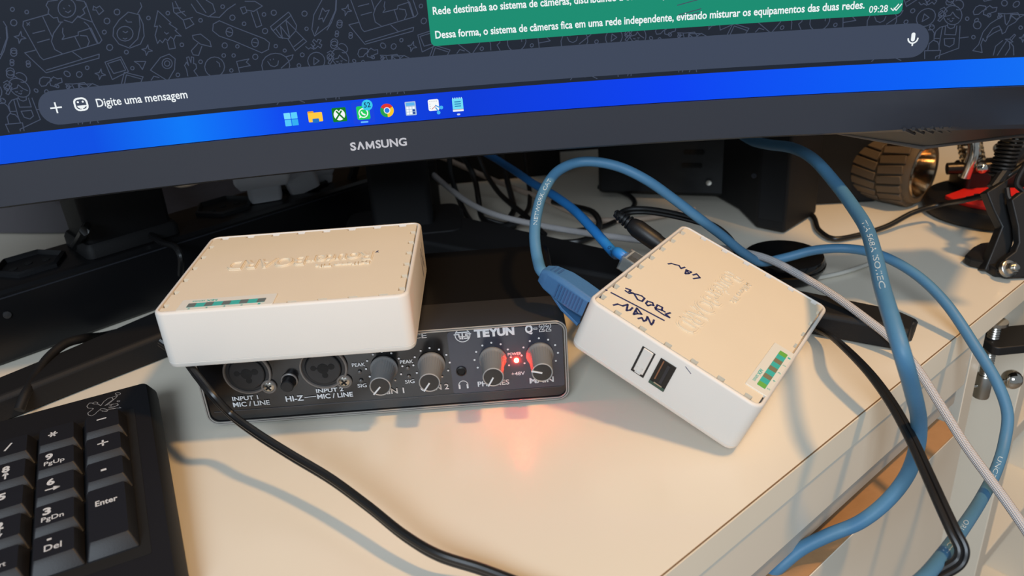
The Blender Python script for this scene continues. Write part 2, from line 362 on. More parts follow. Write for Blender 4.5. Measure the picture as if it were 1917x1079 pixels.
LA = [
 [(365, 105), (175, 160), (172, 195), (300, 425), (325, 447), (745, 322), (762, 300), (690, 160), (640, 20)],
 [(265, 375), (185, 395), (345, 545), (740, 435), (742, 405), (345, 525)], [(545, 390), (615, 440)],
 circ(500, 60, 66, 70), [(460, 165), (400, 250), (385, 310), (410, 370), (465, 400)], [(470, 210), (468, 245), (480, 270), (465, 295), (585, 265), (585, 240), (680, 210), (732, 320)],
 [(560, 275), (600, 355)], [(600, 265), (650, 270), (668, 310), (655, 345)], [(245, 250), (335, 228)], [(280, 318), (370, 293)], [(320, 125), (390, 275)], [(200, 170), (222, 188)], [(222, 168), (202, 190)],
 [(480, 150), (540, 170), (580, 125), (690, 165)], [(430, 0), (360, 10), (345, 40), (365, 70), (360, 100), (400, 135), (430, 130), (440, 165), (470, 165)], [(570, 0), (630, 10), (645, 45), (620, 70), (635, 100), (600, 125), (580, 120)],
 [(475, 60), (482, 66)], [(515, 40), (522, 46)], [(490, 85), (510, 95), (530, 80)], [(630, 165), (660, 190), (725, 320)],
 [(960, 90), (890, 150), (850, 210), (845, 270), (890, 330), (970, 360), (1050, 330), (1078, 270), (1070, 180), (1040, 110), (960, 90)], circ(935, 252, 60, 55), [(1040, 110), (1048, 200), (1030, 290), (970, 350)],
 [(1030, 100), (1060, 50), (1050, 20)], [(940, 150), (955, 165), (985, 165)], [(920, 235), (940, 245), (955, 235)], [(920, 285), (935, 293), (950, 285)],
 [(1180, 80), (1155, 200), (1178, 195), (1160, 265), (1178, 325), (1195, 300), (1215, 320), (1235, 290), (1255, 305), (1275, 275), (1300, 295), (1315, 265), (1355, 270), (1310, 228), (1325, 218), (1265, 178), (1278, 170), (1180, 80)], [(1250, 312), (1265, 368), (1312, 360), (1298, 300)], [(1190, 190), (1205, 205)], [(1230, 240), (1245, 255), (1260, 245)],
 [(1440, 265), (1500, 255), (1570, 310), (1580, 350), (1500, 330), (1445, 290), (1440, 265)], [(1480, 325), (1430, 380), (1445, 410), (1485, 415), (1510, 345)],
 [(1640, 155), (1757, 205), (1977, 290), (2015, 320), (2007, 370), (1957, 395), (1757, 310), (1640, 270), (1590, 230), (1595, 180), (1640, 155)], circ(1715, 240, 25, 33), circ(1907, 318, 25, 33), [(1695, 235), (1735, 245)], [(1890, 315), (1925, 322)],
 [zz(40, 60), zz(60, 105), zz(90, 90), zz(75, 50), zz(40, 60)], [zz(85, 75), zz(140, 85), zz(205, 45), zz(150, 10), zz(75, 10)], [zz(120, 90), zz(160, 205), zz(200, 190), zz(165, 80)],
 [zz(265, 200), zz(400, 90), zz(420, 115), zz(285, 230), zz(265, 200)], [zz(270, 215), zz(330, 280), zz(400, 290), zz(455, 230), zz(460, 190), zz(415, 110)], [zz(305, 215), zz(355, 288), zz(340, 195), zz(410, 285), zz(380, 150), zz(455, 225)], [zz(395, 290), zz(450, 380), zz(535, 310), zz(460, 235)], [zz(440, 350), zz(515, 290)],
 [zz(755, 0), zz(750, 80), zz(700, 190), zz(595, 270), zz(575, 220), zz(590, 110), zz(650, 0)], [zz(655, 60), zz(625, 145), zz(655, 135), zz(660, 165), zz(705, 75), zz(675, 85), zz(655, 60)], [zz(600, 255), zz(625, 200)],
 [zz(580, 310), zz(600, 335), zz(580, 350), zz(600, 365), zz(620, 345), zz(640, 360), zz(650, 335), zz(630, 325), zz(645, 300), zz(620, 295), zz(612, 315), zz(590, 295), zz(580, 310)],
 circ(1757 + 305, 490, 105, 92), [zz(380, 425), zz(435, 410), zz(425, 440), zz(345, 510)], [zz(245, 460), zz(265, 490), zz(295, 500), zz(320, 485), zz(325, 455)], [zz(262, 445), zz(266, 450)], [zz(285, 440), zz(289, 445)],
 circ(1757 + 608, 455, 64), [zz(590, 430), zz(590, 485), zz(630, 455), zz(590, 430)], [zz(690, 395), zz(715, 380), zz(742, 405), zz(710, 455), zz(690, 440), zz(715, 410)],
 [zz(35, 545), zz(12, 460), zz(105, 440), zz(85, 465), zz(115, 490), zz(28, 508)],
 [(785, 465), (905, 425), (960, 535), (840, 595), (785, 465)], [(805, 475), (900, 445), (940, 525), (850, 550), (805, 475)], [(905, 640), (930, 540), (1070, 575), (1050, 625)], [(930, 630), (945, 560), (1055, 590)],
 [(1255, 605), (1125, 525), (1200, 430), (1265, 405), (1310, 440), (1305, 520), (1255, 605)], circ(1250, 475, 38), circ(1250, 475, 20), [(1130, 600), (1150, 570), (1190, 580)],
 [(1405, 570), (1395, 520), (1380, 490), (1395, 465), (1410, 490), (1395, 430), (1412, 425), (1428, 470), (1430, 425), (1448, 430), (1448, 475), (1465, 480), (1470, 510), (1450, 530), (1480, 570)], circ(1605, 500, 74), [(1620, 460), (1640, 475), (1645, 500)],
 [(1005, 460), (1090, 460), (1065, 520), (1040, 482), (1005, 460)],
 star(150, 280, 45), star(750, 555, 40), star(1100, 375, 40),
 [(375, 600), (400, 575), (430, 590), (460, 585), (465, 615), (435, 625), (420, 650), (380, 640), (372, 615), (375, 600)],
 [(585, 635), (640, 665), (690, 625), (750, 650)], [(590, 660), (585, 632), (680, 628)],
 [(700, 45), (695, 75), (720, 75), (740, 110), (775, 80), (745, 45), (720, 60), (700, 45)],
 [(1290, 20), (1300, 90), (1370, 150), (1440, 130)], [(1310, 10), (1345, 80), (1390, 120)], [(1300, 60), (1350, 60)], [(1320, 100), (1380, 85)], [(1370, 150), (1390, 215), (1450, 180), (1420, 140)],
 [(1430, 30), (1470, 90), (1560, 125), (1610, 90), (1590, 30), (1540, 0)], [(1470, 0), (1540, 95)], [(1570, 125), (1640, 130), (1700, 70), (1760, 30)],
 [(25, 160), (50, 200), (58, 280), (30, 380), (0, 440)], [(30, 640), (45, 625), (90, 655), (65, 708), (45, 700), (60, 665), (30, 655), (30, 640)]]
for (x, y, r) in ((93, 70, 15), (200, 90, 14), (103, 170, 24), (103, 398, 24), (90, 477, 15), (213, 487, 16), (77, 555, 30), (780, 240, 15), (800, 157, 22), (875, 90, 22), (820, 355, 23), (945, 390, 15), (652, 507, 14), (593, 557, 22), (510, 650, 14), (347, 685, 14), (990, 510, 13), (1110, 135, 14), (1255, 98, 14), (1360, 335, 14), (1500, 462, 14), (1673, 415, 14), (1747, 415, 13), (1680, 340, 20), (1775, 347, 13), (1730, 527, 13), (1500, 152, 14), (1665, 50, 14), (1738, 132, 20), (1825, 178, 14), (1330, 560, 14), (1974, 108, 14), (2047, 95, 20), (2277, 102, 20), (2292, 215, 13), (1982, 232, 20), (2062, 345, 13), (2129, 378, 12), (1909, 425, 20), (2500, 317, 27), (2540, 170, 20), (2520, 243, 13), (2622, 255, 13), (2260, 410, 15), (2235, 490, 14)):
    LA.append(circ(x, y, r, n=9))
LB = [circ(1100, 170, 103, 108, n=20), circ(1165, 55, 56, n=14, a0=-2.2, a1=2.0), [(1085, 15), (1130, 65)], [(998, 188), (1075, 170), (1100, 135), (1130, 180), (1172, 208)], [(1040, 212), (1052, 218), (1062, 212)], [(1095, 205), (1105, 210), (1115, 204)], [(1065, 232), (1085, 243), (1098, 230)],
 [(1040, 275), (1045, 305), (1075, 322), (1115, 310), (1125, 280)], [(1035, 287), (960, 305), (910, 350), (890, 430), (950, 432)], [(1140, 285), (1200, 288), (1260, 330), (1278, 415), (1265, 555), (1180, 622), (960, 690)], [(1020, 292), (1010, 388), (1132, 392), (1146, 290)], [(985, 297), (945, 520)], [(1182, 292), (1168, 540), (910, 635), (905, 655)], [(1170, 428), (1275, 415)], [(1005, 435), (1118, 430), (1112, 495), (1062, 527), (1010, 505), (1005, 435)],
 [(785, 660), (785, 570), (965, 565), (945, 655)], [(820, 565), (835, 490), (880, 452), (930, 470), (948, 515), (945, 565)], [(825, 335), (870, 335), (892, 370), (890, 450)], circ(866, 305, 28, n=10), [(845, 285), (855, 300)], [(880, 278), (878, 295)],
 [(1610, 150), (1700, 155), (1830, 145), (1855, 190), (1800, 250), (1720, 295), (1690, 360), (1655, 380), (1645, 330), (1560, 370), (1490, 420), (1470, 465), (1450, 455), (1440, 430)], [(1640, 190), (1520, 265), (1440, 360), (1390, 500), (1325, 568), (1430, 590), (1415, 500), (1440, 430)], [(1610, 150), (1625, 185), (1665, 180)], [(1680, 165), (1690, 260), (1705, 280), (1735, 230), (1770, 155)], [(1480, 420), (1550, 320), (1620, 290), (1640, 325)],
 circ(1667, 565, 155, 115, n=22), [(1555, 620), (1580, 520), (1660, 455)], [(1600, 620), (1650, 540), (1700, 465)], [(1690, 620), (1740, 540), (1735, 470)], [(1785, 620), (1780, 520), (1740, 470)], [(1690, 440), (1740, 440), (1775, 470), (1740, 475), (1690, 440)], [(1735, 440), (1790, 385), (1805, 395), (1765, 445)],
 [(1330, 130), (1360, 80), (1400, 60), (1470, 70), (1475, 105), (1430, 125), (1390, 160), (1340, 165), (1330, 130)], circ(1375, 282, 43, n=12), circ(1508, 170, 21, n=9), circ(1262, 210, 20, n=9), circ(1332, 417, 20, n=9), circ(1862, 310, 20, n=9), circ(1680, 35, 33, n=10), star(1890, 430, 45), [(720, 25), (745, 55), (775, 40), (810, 60), (815, 30), (790, 0)], circ(650, 615, 20, n=9),
 [(190, 690), (240, 640), (330, 635), (350, 625), (370, 640), (440, 640), (520, 680)], [(320, 660), (345, 625), (375, 660)]]
mb = MB()
for L, z, ks in ((LA, zA, range(-1, 4)), (LB, zB, range(-4, 2))):
    for pl in L:
        uv = [z(p) for p in pl]
        for k in ks:
            for vo in (0, 327):
                q = [(u + 541 * k - (84 if vo else 0), v + vo) for u, v in uv]
                if all(-1278 < u < 1278 and 48 < v < 600 for u, v in q): ribbon(mb, q, 1.5, lambda u, v: scr(u, v, D1))
mb.build('wallpaper_doodles', glow('doodle_line', (66, 75, 95)), screen, kind='stuff')
# taskbar with a soft blue sweep (what the display shows)
TB = glow('taskbar_blue', (0, 74, 232), rough=.4)
nt = TB.node_tree; tc = nt.nodes.new('ShaderNodeTexCoord'); sp = nt.nodes.new('ShaderNodeSeparateXYZ'); rp_ = nt.nodes.new('ShaderNodeValToRGB'); mr = nt.nodes.new('ShaderNodeMapRange')
nt.links.new(tc.outputs['Object'], sp.inputs[0]); nt.links.new(sp.outputs['X'], mr.inputs['Value'])
mr.inputs['From Min'].default_value = -.12; mr.inputs['From Max'].default_value = .40
el = rp_.color_ramp.elements; el[0].position = 0; el[0].color = (*lin((0, 78, 226)), 1); el[1].position = 1; el[1].color = (*lin((20, 128, 245)), 1)
for pos, c in ((.08, (0, 120, 248)), (.17, (0, 72, 238)), (.34, (0, 56, 214)), (.55, (0, 64, 240)), (.78, (0, 96, 245))):
    e = rp_.color_ramp.elements.new(pos); e.color = (*lin(c), 1)
nt.links.new(mr.outputs[0], rp_.inputs[0]); nt.links.new(rp_.outputs[0], nt.nodes['Principled BSDF'].inputs['Emission Color'])
mb = MB(); columns(mb, -1280, 1280, lambda u: 0, lambda u: 48.3, D2, 80); mb.build('taskbar', TB, screen)
mb = MB(); rr_col(mb, -570, 1000, 56, 114.5, 29, D2, n=90); mb.build('message_input_bar', glow('input_bar', (62, 71, 90)), screen)
mb = MB(); rr_col(mb, 117, 950, 131.5, 420, 9, D2, n=90); mb.build('message_bubble', glow('bubble_green', (22, 140, 112)), screen)
TXT = glow('screen_text', (238, 244, 246))
fT = lambda x, y, z=0: scr(x, y, D3)
def words_on_screen(name, tx, x0, x1, y0, h, off):
    mb = MB(); put_text(mb, tx, fT, x0, x1, y0, h, off=off); return mb.build(name, TXT, screen)
words_on_screen('message_text', 'Dessa forma, o sistema de c\u00e2meras fica em uma rede independente, evitando misturar os equipamentos das duas redes.', 126, 887, 144.5, 13, .02)
words_on_screen('message_text', 'Rede destinada ao sistema de c\u00e2meras, distribuindo a conex\u00e3o apenas para esses equipamentos.', 126, 740, 185.5, 13, .02)
words_on_screen('message_time', '09:28', 895, 926, 136.5, 11.5, .01)
words_on_screen('input_prompt', 'Digite uma mensagem', -477, -325, 79.5, 14, .013)
mb = MB()
for k in (0, 5): ribbon(mb, [(931 + k, 142), (935 + k, 138), (943 + k, 148)], 1.7, lambda u, v: scr(u, v, D3))
mb.build('read_ticks', TXT, screen)
mb = MB(); fS = lambda u, v: scr(u, v, D3)
ribbon(mb, [(-551, 85.5), (-534, 85.5)], 2.6, fS); ribbon(mb, [(-542.5, 77), (-542.5, 94)], 2.6, fS)
mb.build('plus_icon', TXT, screen)
mb = MB(); ribbon(mb, [(a - 502, b + 87) for a, b in rrect(-10, 10, -10, 10, 7, 4)] + [(-492, 90)], 3, fS)
for dx in (-4, 4): mb.add([fS(-502 + dx + a, 91 + b) for a, b in circ(0, 0, 1.8, n=8)[:-1]], [tuple(range(8))])
mb.add([fS(-502 + a, 85 + b) for a, b in ((-7, 0), (7, 0), (5, -4), (1, -6), (-3, -5.5), (-6, -3))], [tuple(range(6))])
ribbon(mb, [(-502, 78), (-500, 82), (-493, 84)], 2, fS); mb.build('smiley_icon', TXT, screen)
mb = MB(); mb.add([fS(a, b) for a, b in rrect(970, 976.5, 84, 99, 3.2, 4)], [tuple(range(20))])
ribbon(mb, circ(973.3, 89, 8, 8, n=10, a0=PI, a1=2 * PI), 2.4, fS); ribbon(mb, [(973.3, 81), (973.3, 77)], 2.6, fS); mb.build('microphone_icon', TXT, screen)
# taskbar icons
IC = {}
def icon(shapes, k):
    mb = MB(); ms = []; cx = (k - 3.5) * 44 + .5
    for li, (col, pts) in enumerate(shapes):
        g = glow('icon_%d_%d_%d' % col, col)
        if g not in ms: ms.append(g)
        mb.add([scr(cx + a, 24 + b, D3 + li * .00002) for a, b in pts], [tuple(range(len(pts)))], ms.index(g))
    return mb.build('app_icon', ms, screen)
def rc(x0, x1, y0, y1, r=1.5): return rrect(x0, x1, y0, y1, r, 3)
def disc(cx, cy, r, n=20): return circ(cx, cy, r, n=n)[:-1]
def sector(r, a0, a1): return [(0, 0)] + circ(0, 0, r, n=10, a0=a0, a1=a1)
def bar(x0, y0, x1, y1, w_):
    L = math.hypot(x1 - x0, y1 - y0); nx_, ny_ = -(y1 - y0) / L * w_ / 2, (x1 - x0) / L * w_ / 2
    return [(x0 + nx_, y0 + ny_), (x0 - nx_, y0 - ny_), (x1 - nx_, y1 - ny_), (x1 + nx_, y1 + ny_)]
W_ = (245, 248, 250)
icon([((120, 222, 255), rc(-12, -.6, .6, 12, .8)), ((90, 208, 252), rc(.6, 12, .6, 12, .8)), ((82, 200, 250), rc(-12, -.6, -12, -.6, .8)), ((50, 176, 242), rc(.6, 12, -12, -.6, .8))], 0)
icon([((232, 160, 40), rc(-13, -2, 2, 11)), ((255, 202, 62), rc(-13, 13, -9, 8)), ((24, 110, 200), rc(-6, 6, -10.5, -3, 1.5))], 1)
icon([((16, 124, 30), rc(-13, 13, -13, 13, 2)), (W_, disc(0, 0, 10.5)), ((16, 124, 30), bar(-8, -9, 5, 7, 3)), ((16, 124, 30), bar(8, -9, -5, 7, 3)), ((16, 124, 30), [(-4, 10.5), (4, 10.5), (0, 6)])], 2)
icon([((20, 66, 222), rc(-20, 20, -20, 20, 4)), ((30, 204, 92), rc(-12, 12, -13, 12, 3)), (W_, disc(0, -1, 9)), ((30, 204, 92), disc(0, -1, 7)), (W_, [(-9, -10), (-7, -4), (-3, -8)]), (W_, bar(-3.5, 2, -1.2, -2.5, 2.6)), (W_, bar(-2, -2, 3.4, -4.6, 2.6)), ((110, 190, 255), rc(-7, 7, -19, -16, 1.4)), ((54, 200, 236), disc(9, 13, 10))], 3)
mb = MB(); put_text(mb, '52', lambda x, y, z: scr(x, y, D4 + .0002), -18.5, -6.5, 33, 9, off=.01); mb.build('badge_number', glow('icon_10_40_80', (10, 40, 80)), screen)
icon([((222, 54, 44), sector(12.5, PI * .17, PI * .83)), ((36, 158, 76), sector(12.5, PI * .83, PI * 1.5)), ((250, 200, 40), sector(12.5, -PI * .5, PI * .17)), (W_, disc(0, 0, 6)), ((40, 124, 232), disc(0, 0, 4.6))], 4)
icon([((172, 196, 222), rc(-10, 10, -13, 12.5)), ((90, 180, 240), rc(-8, 8, 5, 10.5, .5))] + [(W_ if not (i == 2 and j < 2) else (30, 70, 150), rc(-8 + i * 5.6, -3.6 + i * 5.6, -11 + j * 5, -7 + j * 5, .4)) for i in range(3) for j in range(3)], 5)
icon([(W_, rc(-11, 9, -8, 13, 3))] + [((120, 120, 130), rc(-8 + 4 * i, -6.5 + 4 * i, 9, 10, .3)) for i in range(4)] + [((120, 120, 130), rc(-8, -7, -4 + 4 * j, -2.5 + 4 * j, .3)) for j in range(3)] + [((190, 70, 80), bar(-5, -5, 3, 1, 1)), ((70, 160, 230), bar(2, 2, 12, -4, 2.2)), ((70, 160, 230), bar(2, -2, 8, -11, 2.2)), ((70, 180, 240), disc(13, -3, 3.4)), ((70, 180, 240), disc(7, -12, 3.4))], 6)
icon([((110, 220, 246), rc(-10, 10, -11, 11, 1.5)), ((240, 246, 250), rc(-10, 10, -13, -9.5, .8)), ((190, 90, 110), rc(-10, 10, -9.6, -8.8, .2))] + [((20, 110, 170), rc(-6, 6, y0, y0 + 1.8, .4)) for y0 in (4, 0, -4)] + [((190, 240, 252), rc(-9 + 4 * i, -7.5 + 4 * i, 10, 13, .4)) for i in range(5)] + [((200, 214, 240), rc(-3, 3, -20, -16.8, 1.4))], 7)
# maker's name on the bezel
mb = MB(); fB = lambda x, y, z=0: scr(x, y, .00195)
put_text(mb, 'S', fB, -54, -43, -43, 14.5, off=.035); ribbon(mb, [(-39.5, -42), (-34.5, -29.5), (-29.5, -42)], 3.4, fB); ribbon(mb, [(-23.6, -42.6), (-23.0, -30), (-17.0, -41), (-11.0, -30), (-10.4, -42.6)], 3.3, fB); put_text(mb, 'SUNG', fB, -6.5, 52, -43, 14.5, off=.03)
mb.build('brand_lettering', mat('silver_print', (190, 192, 200), rough=.5), mon)
# rear cover wedge seen below the right end of the bezel
def sol(mb, bot, top):
    n = len(bot); mb.add(bot + top, [tuple(range(n - 1, -1, -1)), tuple(range(n, 2 * n))] + [(i, (i + 1) % n, n + (i + 1) % n, n + i) for i in range(n)])
wl = [scr(860, -82, -.010), at(1725, 274, y=.432), at(1990, 242, y=.425), scr(1270, -82, -.010)]
mb = MB(); sol(mb, wl, [p + Vector((0, .022, .018)) for p in wl]); rcv = mb.build('rear_cover', BLK, mon)
mb = MB(); mb.tube([scr(870, -83, -.012), at(1725, 276.5, y=.4325), at(1990, 244, y=.4255)], .0011, n=8); mb.build('cover_rim', mat('rim_grey', (98, 92, 88), rough=.5), mon)
mb = MB()
for k in range(9):
    a = at(1690 + 17 * k, 241 - 1.2 * k, y=.391); b = at(1708 + 17 * k, 249 - 1.2 * k, y=.402)
    mb.tube([a - Vector((0, .0016, 0)), b - Vector((0, .0016, 0))], .0010, n=6)
mb.build('vent_slats', CHAR, rcv, kind='stuff')
# stand: column and two splayed legs
def leg(ang, L, name):
    mb = MB(); dx = Vector((math.cos(ang), math.sin(ang), 0)); dn = Vector((-dx.y, dx.x, 0)); up = Vector((0, 0, 1))
    if dn.y > 0: dn = -dn               # towards the viewer
    secs = []
    for t, hw, h in ((0, .030, .022), (.25, .024, .0195), (.75, .0135, .0155), (.97, .0105, .0148), (1.0, .0085, .0125)):
        c = APEX + dx * (L * t); f = c + dn * hw; b = c - dn * hw
        secs.append([f + up * .0012, f + up * (h - .0022), f - dn * .002 + up * h, c - dn * hw * .8 + up * (h + .001), b + up * (h * .55), b + up * .0012])
    mb.rings(secs); return mb.build(name, BLKM, mon, bevel=.0008)
lr = leg(math.radians(-34.4), .349, 'stand_leg'); ll = leg(math.radians(180 + 45), .325, 'stand_leg')
tipc = APEX + Vector((math.cos(math.radians(-34.4)), math.sin(math.radians(-34.4)), 0)) * .345
mb = MB(); mb.lathe([(.0020, .0006), (.0028, .006), (.0034, .0115), (.0026, .0125)], 14, Matrix.Translation(tipc + Vector((.0055, .003, 0)))); mb.build('rubber_tip', BLK, mon)
mb = MB(); mb.T = Matrix.Translation(APEX) @ Matrix.Rotation(MYAW, 4, 'Z')
mb.stack(-.0225, .0225, -.016, .016, .005, [(0, .012), (.001, .10), (.002, .28)]); mb.build('stand_column', BLKM, mon)
mb = MB(); mb.T = Matrix.Translation(APEX) @ Matrix.Rotation(MYAW, 4, 'Z')
mb.stack(-.045, .045, -.036, .030, .012, [(0, .0008), (0, .018), (.003, .022)]); mb.build('stand_hub', BLKM, mon)
mb = MB(); mb.T = Matrix.Translation(APEX) @ Matrix.Rotation(MYAW, 4, 'Z')
mb.box((0, -.066, .27), (.10, .115, .10)); mb.build('stand_mount', BLKM, mon, bevel=.004)

# ---------------------------------------------------------------- audio interface
IX, IY, IZ, IYAW = -.1564, .3368, .002, .0049
RIx = Matrix.Rotation(IYAW, 3, 'Z')
ai = thing('audio_interface', 'black two-channel audio interface with grey knobs and a red light', 'audio interface', (IX, IY, IZ), RIx)
mm = .001
IWD, IDP, IHT = 181.4 * mm, 101.1 * mm, 45.0 * mm
PANEL = mat('black_panel', (15, 15, 17), rough=.16, spec=.5)
PANELB = mat('slate_panel', (44, 48, 60), rough=.22, spec=.5)
def XZ(x0, x1, z0, z1, r, levels, mb, mi=0, n=6, cap0=True, cap1=True):
    rg = [[Vector((p[0], y, p[1])) for p in rrect(x0 + i, x1 - i, z0 + i, z1 - i, max(r - i, .0003), n)] for i, y in levels]
    mb.rings(rg, cap0, cap1, mi)
mb = MB(); XZ(.0012, IWD - .0012, .0008, IHT - .0008, .004, [(0, .026), (0, IDP - .003), (.003, IDP)], mb); mb.build('metal_case', mat('black_metal', (14, 13, 13), rough=.4, spec=.45, bump=.1, bscale=2500), ai)
mb = MB(); XZ(0, IWD, 0, IHT, .006, [(0, .0272), (0, .0008), (.0004, 0), (.0013, 0), (.0016, .0007), (.0018, .0009)], mb, cap1=False); mb.build('front_frame', mat('frame_plastic', (44, 42, 41), rough=.36, spec=.5, bump=.06, bscale=2500), ai)
TRIM = mat('trim_silver', (150, 146, 140), rough=.35, spec=.5)
for ins, r_ in ((.0004, .00036), (.0014, .00036)):
    mb = MB(); pts = [Vector((p[0], -.0001, p[1])) for p in rrect(ins, IWD - ins, ins, IHT - ins, .006 - ins, 8)]; pts.append(pts[0]); pts.append(pts[1])
    mb.tube(pts, r_, n=6, cap=False); mb.build('trim_line', TRIM, ai)
FP = .0007
mb = MB(); XZ(.0017, IWD - .0017, .0017, IHT - .0017, .0043, [(0, .02), (0, FP)], mb); pn = mb.build('front_panel', PANEL, ai)
mb = MB(); XZ(.1236, .1791, .0078, .0424, .0012, [(0, .004), (0, FP - .0003)], mb); mb.build('output_panel', PANELB, ai)
mb = MB(); XZ(.0040, .1776, .0072, .0075, .0001, [(0, .004), (0, FP - .0003)], mb); mb.build('panel_seam', mat('seam_dark', (58, 58, 62), rough=.3), ai)
fP = lambda x, y, z=0: Vector((x * mm, FP - .00042, y * mm))
TX = [('INPUT 1', 14.5, 27.3, 13.3, 2.3), ('MIC / LINE', 14.2, 32.4, 9.7, 2.6), ('HI-Z', 40.5, 49.4, 10.6, 3.0), ('INPUT 2', 56.2, 69.6, 14.3, 2.2), ('MIC / LINE', 56.2, 73.9, 10.8, 2.6),
      ('PEAK', 75.9, 82.3, 27.6, 1.9), ('SIG', 76.9, 81.4, 15.6, 2.0), ('PEAK', 99.3, 105.8, 27.3, 1.9), ('SIG', 100.4, 105.1, 15.9, 2.0), ('GAIN 1', 84.6, 99.4, 10.6, 3.0), ('GAIN 2', 107.6, 121.6, 10.9, 3.0),
      ('PHONES', 136.0, 151.7, 11.0, 2.8), ('MAIN', 161.8, 173.8, 10.6, 3.0), ('POWER', 152.0, 158.6, 27.4, 1.5), ('+48V', 153.0, 159.7, 15.8, 2.0), ('AUDIO INTERFACE', 66.0, 113.8, 40.6, 2.6)]
mb = MB()
for s, x0, x1, y0, h in TX: put_text(mb, s, lambda x, y, z: fP(x, y), x0, x1, y0, h, off=.024 if h > 2.1 else .012)
ribbon(mb, [(50, 12.2), (55.6, 12.4)], .35, fP)
put_text(mb, 'TE', lambda x, y, z: fP(x, y), 136.6, 144.0, 38.9, 4.0, off=.06); put_text(mb, 'YUN', lambda x, y, z: fP(x, y), 143.6, 156.0, 38.9, 4.0, off=.06); ribbon(mb, [(155, 43.0), (156.8, 43.6)], .9, fP)
put_text(mb, 'Q', lambda x, y, z: fP(x, y), 161.2, 164.9, 39.2, 4.0, off=.045)
ribbon(mb, [(165.4, 40.7), (167.0, 40.7), (167.0, 41.4), (165.4, 41.4), (165.4, 40.7)], .28, fP)
for x0 in (168.1, 171.3):       # outlined figures
    o2 = [(0, 0), (2.6, 0), (2.6, .9), (1.3, .9), (2.6, 2.3), (2.6, 3.4), (2.0, 4.0), (.7, 4.0), (0, 3.3), (0, 2.6), (.9, 2.6), (1.2, 3.1), (1.6, 3.0), (1.6, 2.6), (0, .9), (0, 0)]
    ribbon(mb, [(x0 + a * .9, 39.2 + b) for a, b in o2], .28, fP)
ribbon(mb, circ(131.0, 40.4, 3.55, n=28), .45, fP)        # emblem
for pl in ([(127.0, 41.0), (129.3, 41.0), (129.3, 39.6), (132, 39.6)], [(128.3, 42.0), (133.5, 42.0)], [(130.9, 42.0), (130.9, 38.4)], [(135.0, 41.0), (132.6, 41.0), (132.6, 39.9), (133.6, 39.9), (133.6, 38.7), (131.8, 38.7)], [(129.5, 38.7), (130.2, 38.7)]): ribbon(mb, pl, .62, fP)
ribbon(mb, circ(128.9, 12.3, 2.3, 2.6, n=14, a0=-.2, a1=PI + .2), .4, fP)
for dx in (-2.0, 2.0): ribbon(mb, [(128.9 + dx, 12.6), (128.9 + dx, 10.7)], .9, fP)
KN = [('in', 91.3, 25.8), ('in', 114.5, 25.9), ('out', 144.5, 26.3), ('out', 167.6, 26.8)]
for _, kx, kz in KN:
    for k in range(11):
        a = math.radians(240 - 30 * k)
        mb.add([fP(kx + 8.9 * math.cos(a) + p[0], kz + 8.9 * math.sin(a) + p[1]) for p in circ(0, 0, .52, n=8)[:-1]], [tuple(range(8))])
mb.build('panel_lettering', INK, ai, kind='stuff')
KB = mat('knob_grey', (112, 113, 114), rough=.5, spec=.4); KC = mat('knob_cap', (34, 32, 31), rough=.4); KR = mat('knob_rim', (150, 151, 152), rough=.45)
MY = lambda x, z, y: Matrix.Translation(Vector((x * mm, y, z * mm))) @ Matrix.Rotation(PI / 2, 4, 'X')
for (kind, kx, kz), ang in zip(KN, (228, 235, 240, 165)):
    M = MY(kx, kz, FP - .0004)
    mb = MB(); mb.lathe([(.0066, 0), (.0067, .0012), (.0062, .0018, 1), (.0056, .0028, 1), (.0051, .0158, 1), (.0048, .0170)], 56, M, ridge=.00022); kn = mb.build('knob', KB, ai)
    mb = MB(); mb.lathe([(.0049, .0168), (.0050, .0174), (.0047, .0177), (.0044, .0173)], 32, M); mb.build('cap_rim', KR, kn)
    mb = MB(); mb.lathe([(.0045, .0165), (.0044, .01735), (.0001, .01755)], 32, M); mb.build('cap', KC, kn)
    a = math.radians(ang); mb = MB(T=M); ca, sa = math.cos(a), math.sin(a)
    mb.box((.0026 * ca, .0026 * sa, .0176), (.0052, .0007, .0006), Matrix.Rotation(a, 3, 'Z')); mb.build('pointer', INK, kn)
RING = mat('jack_ring', (104, 98, 94), rough=.4, spec=.5); JIN = mat('jack_face', (30, 31, 34), rough=.5); JH = mat('jack_hole', (5, 5, 6), rough=.8)
